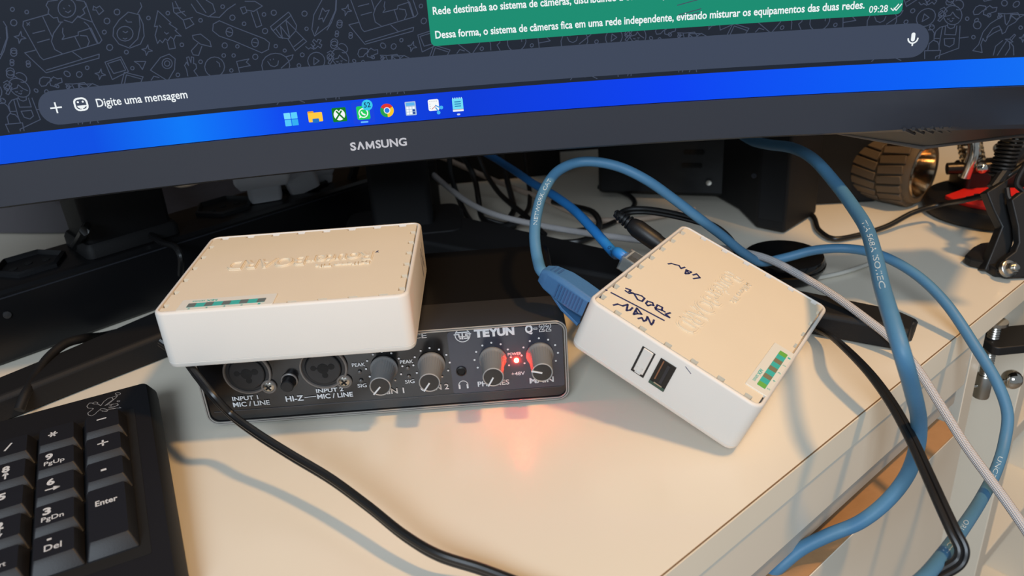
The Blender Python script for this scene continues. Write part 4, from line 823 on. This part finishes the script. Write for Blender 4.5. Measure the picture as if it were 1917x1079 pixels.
# power cord of the tilted router: plug, loop, then out under the router and over the desk edge
ptsP = [rp2(100, 28, 18), rp2(100, 33, 19), at(1186, 424, d=.506), at(1170, 414, d=.508), at(1163, 404, d=.505), at(1175, 396, d=.50), at(1205, 394, d=.497), at(1250, 400, d=.492), at(1300, 412, d=.487), at(1335, 424, d=.484), at(1358, 440, d=.482), at(1375, 462, d=.484), at(1400, 520, z=.020), at(1450, 590, z=.006), at(1500, 605, z=.005), at(1538, 620, z=.008), at(1580, 650, d=.395), at(1632, 704, d=.372), at(1672, 760, d=.358), at(1706, 822, d=.345), at(1735, 885, d=.333), at(1762, 945, d=.322), at(1785, 995, d=.315), at(1801, 1030, d=.312), at(1795, 1052, d=.312), at(1765, 1072, d=.312), at(1715, 1095, d=.312)]
cP, PPp = cable('power_cable', ptsP, .00155, CORD, 'black twin power cord looping round the tilted router and over the desk edge', twin=True, n=10, twist=6)
mb = MB(); axd = (rp2(100, 40, 18) - rp2(100, 0, 18)).normalized()
Mq = Matrix.Translation(rp2(100, -4, 15)) @ (axd.lerp(Vector((0, 0, 1)), .10).normalized()).to_track_quat('Z', 'Y').to_matrix().to_4x4()
mb.lathe([(.0046, 0), (.0048, .010), (.0052, .011), (.0053, .024), (.0042, .028), (.0036, .029)] + [(r_, .029 + .0022 * k + dz) for k in range(4) for r_, dz in ((.0026, 0), (.0040 - .0003 * k, .0004), (.0040 - .0003 * k, .0014), (.0026, .0018))] + [(.0022, .0395)], 24, Mq)
mb.build('barrel_plug', BLK, cP)
ptsL = [at(300, 640, d=.372), at(340, 668, d=.372), at(366, 700, d=.362), at(398, 740, d=.352), at(432, 776, z=.030), at(480, 812, z=.026), at(545, 853, z=.0215), at(620, 898, z=.019), at(692, 951, z=.016), at(760, 1005, z=.013), at(820, 1040, z=.011), at(900, 1066, z=.0075), at(970, 1092, z=.005), at(1080, 1130, z=.0035)]
cL, PL = cable('power_cable', ptsL, .0017, CORD, 'black twin cord falling from the loose router across the white desktop', twin=True, n=10, twist=0)
# lamp's thin cord and the loose ones at the back
cable('lamp_cable', [at(1500, 388, z=.004), at(1522, 405, z=.003), at(1534, 432, z=.003), at(1560, 447, z=.003), at(1600, 442, z=.003), at(1660, 424, z=.006), at(1710, 398, z=.012), at(1760, 383, z=.016), at(1810, 374, y=.50), at(1850, 362, y=.49), at(1880, 335, y=.48), at(1930, 300, y=.48)], .0019, CORD, 'thin black cord curving along the desk up to the clamp lamp')
cable('thin_cable', [at(1520, 522, z=.004), at(1545, 518, z=.002), at(1580, 510, z=.002), at(1625, 495, z=.002), at(1648, 486, z=.002)], .0014, mat('pale_cord', (190, 186, 176), rough=.6), 'thin pale cable lying on the desk right of the glossy black disc')
cable('thin_cable', [at(812, 289, d=.715), at(845, 302, d=.71), at(900, 327, d=.70), at(960, 352, d=.685), at(1010, 370, d=.66), at(1070, 397, z=.006), at(1110, 411, z=.004), at(1180, 412, z=.003), at(1250, 402, z=.003), at(1300, 392, z=.003)], .0022, mat('beige_cord', (190, 168, 150), rough=.6), 'beige cable slanting down behind the blue network cable')
G = 'black cables tangled behind the monitor'
TANG = [([(840, 280, .66), (845, 330, .66), (856, 365, .66), (878, 410, .64), (905, 437, .62), (940, 452, .60)], 'leftmost black cable of the tangle behind the white braided cable', .0022),
        ([(862, 285, .68), (885, 325, .68), (896, 375, .66), (900, 402, .65), (915, 418, .63), (945, 424, .62), (975, 414, .62)], 'black cable hooking into a short loop left of the blue arch', .0024),
        ([(895, 290, .70), (910, 325, .69), (935, 362, .67), (960, 385, .65), (985, 405, .63), (1003, 425, .60), (1020, 440, .59)], 'black cable slanting through the tangle to the foot of the blue arch', .0022),
        ([(940, 285, .70), (950, 340, .68), (962, 390, .66), (955, 410, .64), (962, 425, .63)], 'black cable hanging straight between the two blue cables', .0024),
        ([(982, 280, .72), (988, 330, .70), (992, 370, .68), (985, 398, .66), (950, 420, .64), (905, 410, .64)], 'black cable hanging behind the left side of the blue arch', .0020)]
for i, (pp_, lb, r_) in enumerate(TANG):
    cable('black_cable', [at(x, y, d=d_ - .014) for x, y, d_ in pp_], r_, CORD, lb, group=G, n=8)
cable('black_cable', [at(1000, 447, z=.004), at(1045, 454, z=.004), at(1085, 452, z=.005), at(1115, 437, z=.006), at(1122, 418, z=.012), at(1110, 398, z=.016), at(1070, 386, z=.014), at(1035, 378, z=.012)], .0024, CORD, 'black cable coiled on the desk inside the blue arch', group=G, n=8)
cable('black_cable', [at(1080, 432, z=.003), at(1130, 424, z=.003), at(1175, 398, z=.003), at(1188, 378, z=.003), at(1165, 360, z=.004), at(1120, 350, z=.006)], .0020, CORD, 'black cable looped on the desk behind the power plug', group=G, n=8)
cable('keyboard_cable', [at(36, 768, d=.415), at(48, 738, d=.42), at(66, 705, d=.432), at(92, 668, d=.445), at(122, 644, d=.455), at(155, 634, d=.465), at(200, 628, z=.003), at(260, 612, z=.003), at(310, 590, z=.003)], .0026, BLKM, 'thick black keyboard cord crossing over the left stand leg')

# ---------------------------------------------------------------- things behind
# power strip block
sd = Vector((.740, .672, 0)); sn = Vector((-.672, .740, 0)); s0 = Vector((-.276, .4475, 0))
def pb(a, b, z): return s0 + sd * a + sn * b + Vector((0, 0, z))
ps = thing('power_strip', 'long black power strip with sockets on top lying behind the left stand leg', 'power strip', s0, world=True)
mb = MB(); Ms = Matrix(((sd.x, sn.x, 0, s0.x), (sd.y, sn.y, 0, s0.y), (0, 0, 1, 0), (0, 0, 0, 1)))
mb.T = Ms; mb.stack(-.17, .30, 0, .056, .004, [(.001, .0006), (0, .002), (0, .0425), (.0015, .0445), (.004, .0452)], n=4); mb.build('housing', mat('strip_black', (15, 15, 17), rough=.3, spec=.5, bump=.05, bscale=2000), ps)
mb = MB(T=Ms); mb.box((.065, -.0001, .0405), (.46, .0006, .0008)); mb.build('front_seam', CHAR, ps)
for a in (-.005, .06, .125, .19):
    mb = MB(T=Ms @ Matrix.Translation((a, .030, 0))); mb.lathe([(.0215, .0445), (.0215, .0475), (.0195, .0485), (.0185, .0470), (.0180, .0456), (.0001, .0455)], 6); so = mb.build('socket', BLK, ps)
    mb = MB(T=Ms @ Matrix.Translation((a, .030, 0)))
    for dx in (-.0095, 0, .0095): mb.lathe([(.0024, .0456), (.0024, .0460)], 10, Matrix.Translation((dx, 0 if dx else .003, 0)))
    mb.build('socket_holes', JH, so)
mb = MB(T=Ms); mb.lathe([(.0022, 0), (.0022, .001), (.0001, .0012)], 12, Matrix.Translation((-.030, 0, .030)) @ Matrix.Rotation(PI / 2, 4, 'X')); mb.build('screw', mat('screw_dull', (90, 90, 92), rough=.4, metal=.8), ps)
c_ = at(222, 452, z=.046); bs = s0 + sd * ((c_ - s0).dot(sd)) + sn * .006
wa = thing('power_adapter', 'bulky black power adapter plugged into the strip under the monitor', 'adapter', bs + Vector((0, 0, .0455)), world=True)
Ma = Matrix(((sd.x, sn.x, 0, bs.x), (sd.y, sn.y, 0, bs.y), (0, 0, 1, .0455), (0, 0, 0, 1)))
mb = MB(T=Ma); mb.stack(-.022, .032, .0, .044, .004, [(.003, .0), (.001, .004), (0, .07), (.003, .074)], n=4); mb.build('housing', BLKM, wa)
mb = MB(T=Ma); mb.stack(-.025, .035, -.002, .046, .005, [(0, .0), (0, .006), (.002, .009)], n=4); mb.build('base_plate', BLKM, wa)
WCH = mat('charger_white', (232, 232, 236), rough=.4)
def charger(px, py, lab, wd, dp, h, neck, nh, tilt):
    c = at(px, py, z=.0465)
    t = thing('plug_charger', lab, 'charger', (c.x, c.y + dp * .5, .0468), Matrix.Rotation(.30, 3, 'Z') @ Matrix.Rotation(tilt, 3, 'Y'))
    mb = MB(); mb.stack(-wd / 2, wd / 2, -dp / 2, dp / 2, .005, [(.003, nh - .002), (.0005, nh + .002), (0, nh + .004), (0, h), (.003, h + .003)], n=4); mb.build('body', WCH, t)
    mb = MB(); mb.stack(-neck / 2, neck / 2, -dp * .4, dp * .4, .004, [(.001, -.001), (0, .003), (0, nh)], n=4); mb.build('plug_base', mat('plug_white', (220, 222, 226), rough=.5), t)
    return t
charger(488, 381, 'white plug charger with a shoulder standing on the power strip', .040, .030, .060, .024, .012, 0)
charger(566, 361, 'second white charger leaning beside the first on the power strip', .022, .022, .055, .024, .013, -.30)
charger(602, 344, 'small white charger furthest back beside the stand column', .018, .018, .055, .014, .006, .05)
# black cord dropping over the strip
cable('black_cable', [at(270, 428, y=.56), at(282, 440, z=.050), at(305, 455, z=.0485), at(328, 463, z=.048), at(338, 480, z=.044), at(338, 515, z=.030)], .0020, CORD, 'black cord draped over the power strip behind the loose router', n=8)
cable('black_cable', [at(164, 415, y=.63), at(158, 432, z=.07), at(148, 450, z=.055), at(140, 462, z=.049)], .0028, CORD, 'short black cord rising from the left socket of the power strip', n=8)
cable('black_cable', [at(614, 362, d=.66), at(622, 385, d=.65), at(612, 415, d=.635), at(590, 445, d=.625)], .0018, CORD, 'thin black cord dropping left of the stand column', n=8)
cable('black_cable', [at(668, 300, d=.62), at(655, 345, d=.625), at(640, 390, d=.63), at(615, 440, d=.635)], .0035, CORD, 'thick black cord slanting down beside the stand column', n=8)
# crumpled grey bag at far left
mb = MB(); nx, ny = 26, 10; bc = at(70, 436, z=0)
vs = []
for j in range(ny + 1):
    for i in range(nx + 1):
        u, v = i / nx, j / ny
        x = -.16 + .36 * u; hgt = (.030 + .020 * math.sin(5 * u + .5) + .012 * math.sin(17 * u) * math.sin(6 * v + 3 * u)) * math.sin(PI * min(1, v * 1.02)) ** .7 * (1 - .55 * max(0, u - .55))
        vs.append(bc + Vector((x, .11 * v + .010 * math.sin(8 * u), .0012 + max(0, hgt) + .003 * math.sin(31 * u + 9 * v) * (0 < j < ny))))
mb.add(vs, [(j * (nx + 1) + i, j * (nx + 1) + i + 1, (j + 1) * (nx + 1) + i + 1, (j + 1) * (nx + 1) + i) for j in range(ny) for i in range(nx)])
o = mb.build('plastic_bag', mat('grey_bag', (84, 80, 84), rough=.3, spec=.5), None, loc=bc); tag(o, 'crumpled grey plastic bag on the desk behind the power strip', 'bag')
# loudspeaker block, right of the middle
A0, A1, A2, A3 = at(1382, 396, z=0), at(1415, 430, z=0), at(1468, 441, z=0), at(1527, 404, z=0)
sp_ = thing('speaker', 'black desktop speaker standing under the right half of the monitor', 'speaker', ((A1 + A2) / 2), world=True)
ax = (A3 - A2).normalized(); back = Vector((-.25, .968, 0))
base = [A0, A1, A2, A3, A3 + back * .10, A0 + back * .10]
def up(l, z): return [Vector((p.x, p.y, z)) for p in l]
mb = MB(); sol(mb, up(base, .0015), up(base, .125)); mb.build('cabinet', BLKM, sp_, bevel=.002)
mb = MB(); fa = Vector((A2.x, A2.y, 0)); fb = Vector((A1.x, A1.y, 0)); mb.rings([[fb.lerp(fa, k) + Vector((-.0006, -.0010, z)) for k, z in ((.08, .010), (.92, .010), (.92, .118), (.08, .118))], [fb.lerp(fa, k) + Vector((.002, .004, z)) for k, z in ((.08, .010), (.92, .010), (.92, .118), (.08, .118))]]); gr = mb.build('front_grille', BLK, sp_)
c0 = fb.lerp(fa, .5) + Vector((-.0008, -.0016, .055)); nrm = (fa - fb).cross(Vector((0, 0, 1))).normalized()
mb = MB(); mb.lathe([(.0018, 0), (.0018, .001), (.0001, .0012)], 12, Matrix.Translation(at(1412, 329, y=c0.y - .006)) @ nrm.to_track_quat('Z', 'Y').to_matrix().to_4x4()); mb.build('screw', CHAR, sp_)
B0, B1 = at(1120, 370, z=0), at(1364, 378, z=0)
bxd = (B1 - B0).normalized(); bxn = Vector((-bxd.y, bxd.x, 0))
cb = thing('computer_case', 'dark computer case standing behind the blue cable arch', 'computer', (B0 + B1) / 2, world=True)
bb = [B0, B1, B1 + bxn * .085, B0 + bxn * .085]
mb = MB(); sol(mb, up(bb, .004), up(bb, .20)); mb.build('housing', BLK, cb, bevel=.003)
mb = MB()
for i in range(5):
    for j in range(4): mb.lathe([(.0020, 0), (.0020, .0008)], 8, Matrix.Translation(B0.lerp(B1, .66 + .03 * i + .012 * j) - bxn * .0004 + Vector((0, 0, .030 + .011 * j))) @ (-bxn).to_track_quat('Z', 'Y').to_matrix().to_4x4())
mb.build('vent_holes', JH, cb, kind='stuff')
mb = MB(); mb.lathe([(.0022, 0), (.0022, .0012), (.0001, .0014)], 10, Matrix.Translation(at(1327, 342, y=B0.lerp(B1, .8).y - .004)) @ (-bxn).to_track_quat('Z', 'Y').to_matrix().to_4x4()); mb.build('screw', STEEL, cb)
for k in (.1, .9):
    mb = MB(); mb.lathe([(.006, .0004), (.006, .005)], 12, Matrix.Translation(Vector((*B0.lerp(B1, k).xy, 0)) + bxn * .02)); mb.build('foot', BLKM, cb)
q0, q1 = at(1512, 386, z=0), at(1640, 380, z=0); qd = (q1 - q0).normalized(); qn = Vector((-qd.y, qd.x, 0))
mb = MB(); sol(mb, up([q0, q1, q1 + qn * .09, q0 + qn * .09], .0006), up([q0, q1, q1 + qn * .09, q0 + qn * .09], .16)); o = mb.build('storage_box', BLKM, None, bevel=.002, loc=(q0 + q1) / 2)
tag(o, 'tall black box standing behind the model wheel', 'box')
mb = MB(); mb.T = Matrix.Translation((-.018, .752, 0)) @ Matrix.Rotation(.06, 4, 'Z'); mb.stack(-.075, .070, -.036, .034, .004, [(.001, .0006), (0, .003), (0, .066), (.003, .070)], n=3)
o = mb.build('storage_box', BLKM, None, loc=(-.018, .752, 0)); tag(o, 'low dark box against the wall behind the tangled cables', 'box')
# glossy round disc
dc = at(1466, 497, z=.008); dk = thing('puck_speaker', 'glossy round black disc with touch symbols on the desk behind the tilted router', 'gadget', (dc.x, dc.y, 0), Matrix.Rotation(-.5, 3, 'Z'))
mb = MB(); mb.lathe([(.0195, .0008), (.0225, .0025), (.0250, .0080), (.0254, .0125), (.0242, .0155)], 44, cap1=False); mb.build('body', BLKG, dk)
mb = MB(); mb.lathe([(.0242, .0154), (.0225, .0164), (.0001, .0167)], 44, cap0=False); mb.build('top_plate', mat('disc_top', (12, 12, 13), rough=.3), dk)
mb = MB(); mb.lathe([(.02545, .0092), (.0259, .0098), (.0259, .0108), (.02545, .0112)], 44, cap0=False, cap1=False); mb.build('trim_ring', mat('ring_dark', (60, 58, 56), rough=.2, metal=1.), dk)
mb = MB()
def fD(x, y, z=0):
    a = -PI / 2 + .5 + x / .0254; return Vector((.02555 * math.cos(a), .02555 * math.sin(a), y))
put_text(mb, 'on', fD, -.006, -.001, .0095, .0022, off=.0); put_text(mb, 'w', fD, .010, .014, .0095, .0022); put_text(mb, 'o', fD, .020, .0225, .0095, .0022); mb.build('side_lettering', INK, dk)
# model wheel, chrome engine and red-topped round base in the far corner
wc = at(1672, 312, y=.590); wax = Vector((.62, -.78, 0)).normalized()
wr = wc.z - .0006
mw = thing('wheel_ornament', 'small treaded rubber model wheel with a shiny rim on the far desk corner', 'ornament', (wc.x, wc.y, 0), world=True)
Mw = Matrix.Translation(wc) @ wax.to_track_quat('Z', 'Y').to_matrix().to_4x4()
TYRE = mat('tyre_rubber', (96, 82, 66), rough=.55, spec=.4)
mb = MB(); mb.lathe([(wr * .68, -.021), (wr * .86, -.023), (wr * .94, -.019), (wr * .955, 0), (wr * .94, .019), (wr * .88, .0235), (wr * .74, .0225), (wr * .70, .020)], 48, Mw, cap0=False, cap1=False); ty = mb.build('tyre', TYRE, mw)
lug = None; nl = 22
for k in range(nl):
    for sgn in (-1, 1):
        a = 2 * PI * (k + (.25 if sgn > 0 else 0)) / nl
        if lug is None:
            mb = MB(); mb.box((0, 0, 0), (.0034, wr * 2 * PI / nl * .80, .0188)); lug = mb.build('tread_block', TYRE, None, bevel=.0004, segs=1); lug.parent = ty; o = lug
        else: o = bpy.data.objects.new('tread_block', lug.data); COL.objects.link(o); o.parent = ty; m_ = o.modifiers.new('bevel', 'BEVEL'); m_.width = .0004; m_.segments = 1
        Mo = Mw @ Matrix.Rotation(a, 4, 'Z') @ Matrix.Translation((wr * .965, 0, sgn * .0100)) @ Matrix.Rotation(sgn * .16, 4, 'X')
        o.matrix_local = Matrix.Translation(-Vector(mw.location)) @ Mo
mb = MB(); mb.lathe([(wr * .70, -.02), (wr * .70, .0205), (wr * .735, .0225), (wr * .70, .0235), (wr * .64, .017), (wr * .58, .008), (wr * .30, .004), (wr * .20, .010), (.0001, .011)], 44, Mw); mb.build('rim', mat('dark_chrome', (190, 170, 145), rough=.14, metal=1.), mw)
for k in range(5):
    a = 2 * PI * k / 5; mb = MB(T=Mw @ Matrix.Rotation(a, 4, 'Z')); mb.box((wr * .40, 0, .0085), (wr * .46, .0052, .004)); mb.build('spoke', CHROME, mw, bevel=.0008)
# engine
ec = at(1826, 392, z=.0); ex_ = ec.x; 
rb = at(1818, 418, z=0); rbc = Vector((rb.x + .024, rb.y + .018, 0))
ba = thing('round_base', 'round black display base with a bright red plate behind the lamp clamp', 'display base', rbc)
mb = MB(); mb.lathe([(.040, .0006), (.0445, .002), (.0455, .008), (.0435, .0125), (.0415, .0135)], 48); mb.build('base', BLK, ba)
RED = mat('red_plate', (226, 40, 34), rough=.4)
mb = MB(); pr_ = [(.036 * math.cos(a), .036 * math.sin(a)) for a in [math.radians(x) for x in range(180, 346, 12)]] + [(.030, .004), (.012, .006), (.006, .014), (-.012, .014), (-.022, .008)]
mb.prism(pr_, lambda p: Vector((p[0], p[1], .0134)), lambda p: Vector((p[0], p[1], .0162))); rdp = mb.build('red_plate', RED, ba, bevel=.0004)
mb = MB()
for x, y in ((-.022, -.008), (-.014, -.004), (-.018, -.014), (.012, -.018), (.022, -.012)): mb.prism(circ(x, y, .0030, .0024, n=10)[:-1], lambda p: Vector((p[0], p[1], .0160)), lambda p: Vector((p[0], p[1], .01635)))
mb.build('plate_marks', JH, rdp)
en = thing('engine_ornament', 'miniature chrome engine with pipes standing on the round red-topped base', 'ornament', rbc + Vector((.004, .014, .0137)))
BRONZE = mat('bronze_metal', (150, 120, 84), rough=.32, metal=1.); GUN = mat('gunmetal', (62, 56, 52), rough=.35, metal=.9)
mb = MB(); mb.stack(-.020, .030, -.004, .022, .004, [(0, .0001), (0, .014), (.003, .018)]); mb.build('crankcase', GUN, en)
for x, tl in ((-.010, -.35), (.020, .45)):
    mb = MB(T=Matrix.Translation((x, .006, .016)) @ Matrix.Rotation(tl, 4, 'Y')); pr2 = []
    for k in range(6): pr2 += [(.0085, .004 * k), (.0085, .004 * k + .0018), (.0064, .004 * k + .0020), (.0064, .004 * k + .0038)]
    mb.lathe(pr2 + [(.0075, .0245), (.0060, .030), (.0001, .031)], 24); mb.build('cylinder', BRONZE if tl > 0 else CHROME, en)
for k, (a_, b_) in enumerate((((-.022, -.004, .012), (-.024, .0, .055)), ((.006, -.006, .012), (.004, -.002, .060)))):
    mb = MB(); mb.tube(spline([a_, Vector(a_).lerp(Vector(b_), .5) + Vector((.003, -.004, 0)), b_], 8), .0042, n=14); mb.build('pipe', CHROME, en)
mb = MB(); mb.tube(spline([(-.034, .000, .018), (-.006, -.006, .020), (.020, -.006, .028), (.036, -.002, .038)], 8), .0044, n=12); mb.build('exhaust_pipe', GUN, en)
for p in ((-.004, -.010, .034), (.012, -.008, .044), (-.014, -.010, .020)):
    mb = MB(); mb.sphere(p, .0042, 14); mb.build('bolt_cap', CHROME, en)

# ---------------------------------------------------------------- clamp lamp at the desk edge
lampo = thing('desk_lamp', 'black spring-arm lamp clamped to the diagonal desk edge at far right', 'lamp', at(1862, 500, z=0), world=True)
ARM = mat('lamp_black', (18, 18, 19), rough=.5, spec=.45)
def q3(x, y): return (1560 + x / 3.373, 220 + y / 3.373)
DL = .498
fc = at(1836, 494, z=.004)
mb = MB(); poly = [(1803, 493), (1818, 478), (1833, 470), (1848, 468), (1866, 471), (1905, 480), (1930, 500), (1915, 516), (1888, 521), (1862, 520), (1838, 505), (1815, 500)]
mb.prism(poly, lambda p: at(p[0], p[1], z=.0006), lambda p: at(p[0], p[1], z=.0006) + Vector((0, 0, .006))); mb.build('clamp_foot', ARM, lampo, bevel=.0012)
mb = MB(); solid_px(mb, [q3(*p) for p in ((968, 472), (1086, 398), (1128, 540), (1172, 650), (1120, 860), (1085, 985), (955, 965), (1010, 830), (1066, 690), (1015, 590))], DL, .008); mb.build('bracket_plate', ARM, lampo, bevel=.0008)
mb = MB(); solid_px(mb, [q3(*p) for p in ((1125, 520), (1190, 470), (1300, 470), (1300, 1010), (1110, 1018), (1060, 985), (1062, 930), (1090, 890), (1150, 845), (1172, 790), (1165, 690))], DL - .010, .006); mb.build('bracket_plate', ARM, lampo, bevel=.0008)
bc_ = at(*q3(1108, 955), d=DL - .0115); Mb = Matrix.Translation(bc_) @ (-FW + RT * .15 + UP * .1).to_track_quat('Z', 'Y').to_matrix().to_4x4()
mb = MB(); mb.lathe([(.0052, -.002), (.0052, .0008), (.0046, .0012)], 28, Mb); bo = mb.build('washer', STEEL, lampo)
mb = MB(); mb.lathe([(.0037, .0010), (.0037, .0044), (.0031, .0050)], 6, Mb); mb.lathe([(.0021, .0050), (.0021, .0066), (.0015, .0070)], 16, Mb); mb.build('hex_nut', STEEL, lampo)
# spring
def coil(p, q, R_, turns, wire):
    ax_ = (q - p); L = ax_.length; ax_.normalize(); a = ax_.orthogonal().normalized(); b = ax_.cross(a)
    return [p + ax_ * (L * t) + (a * math.cos(2 * PI * turns * t) + b * math.sin(2 * PI * turns * t)) * R_ for t in (k / (turns * 14) for k in range(turns * 14 + 1))]
s1, s2 = at(1872, 330, d=.512), at(1912, 205, d=.495)
mb = MB(); mb.tube(coil(s1, s2, .0062, 17, .0011), .0011, n=6); mb.build('spring', ARM, lampo)
mb = MB(); mb.tube([at(1868, 350, d=.513), s1], .0050, n=12); mb.tube([s1, at(1876, 318, d=.511)], .0036, n=10); mb.build('spring_hook', ARM, lampo)
mb = MB(); mb.tube([at(1858, 352, d=.507), at(1895, 300, d=.507), at(1960, 205, d=.50), at(2010, 120, d=.49)], .0035, n=10); mb.build('lower_arm', ARM, lampo)
mb = MB(); mb.tube(spline([at(1885, 352, d=.494), at(1890, 372, d=.493), at(1906, 376, d=.492), at(1915, 360, d=.492), at(1903, 345, d=.492), at(1930, 290, d=.49)], 8), .0016, n=8); mb.build('wire_hook', ARM, lampo)
# clamp jaw, screw, handle below the desk top
sx0, sx1 = at(1856, 604, d=.487), at(1845, 748, d=.492)
# keep the screw vertical
cs_ = at(1856, 604, d=.487); 
mb = MB(); zt_ = -.0162; zb = at(1846, 748, d=.495).z; xy = at(1851, 670, d=.490)
mb.lathe([(.0026, zb)] + [(r_, zb + (zt_ - .003 - zb) * (k + f_) / 30) for k in range(30) for r_, f_ in ((.0036, 0), (.0031, .5))] + [(.0034, zt_ - .003), (.0065, zt_ - .002), (.0065, zt_)], 18, Matrix.Translation((xy.x, xy.y, 0))); mb.build('clamp_screw', STEEL, lampo)
mb = MB(); mb.lathe([(.0046, zb - .002), (.0048, zb - .001), (.0048, zb + .013), (.0042, zb + .014)], 20, Matrix.Translation((xy.x, xy.y, 0))); mb.build('screw_boss', STEEL, lampo)
hz = Vector((xy.x, xy.y, zb + .0065)); hd = Vector((.985, .17, 0)).normalized()
mb = MB(); mb.tube([hz - hd * .0115, hz + hd * .018], .0014, n=12); mb.build('handle_bar', CHROME, lampo)
mb = MB(); mb.sphere(hz + hd * .0205, .0062, 24); mb.build('handle_ball', CHROME, lampo)
jz = at(1865, 640, d=.485).z
mb = MB(); mb.T = Matrix.Translation((xy.x, xy.y, jz)) @ Matrix.Rotation(.05, 4, 'Z'); mb.stack(-.0065, .040, -.012, .012, .004, [(0, -.0028), (0, .0028)]); mb.build('clamp_jaw', ARM, lampo, bevel=.0006)
mb = MB(); mb.T = Matrix.Translation((xy.x, xy.y, 0)) @ Matrix.Rotation(.05, 4, 'Z'); mb.stack(.0365, .0415, -.012, .012, .001, [(0, jz - .0028), (0, .006)]); mb.build('clamp_back', ARM, lampo, bevel=.0006)

for o in list(bpy.data.objects):
    if 'world_parts' in o: del o['world_parts']
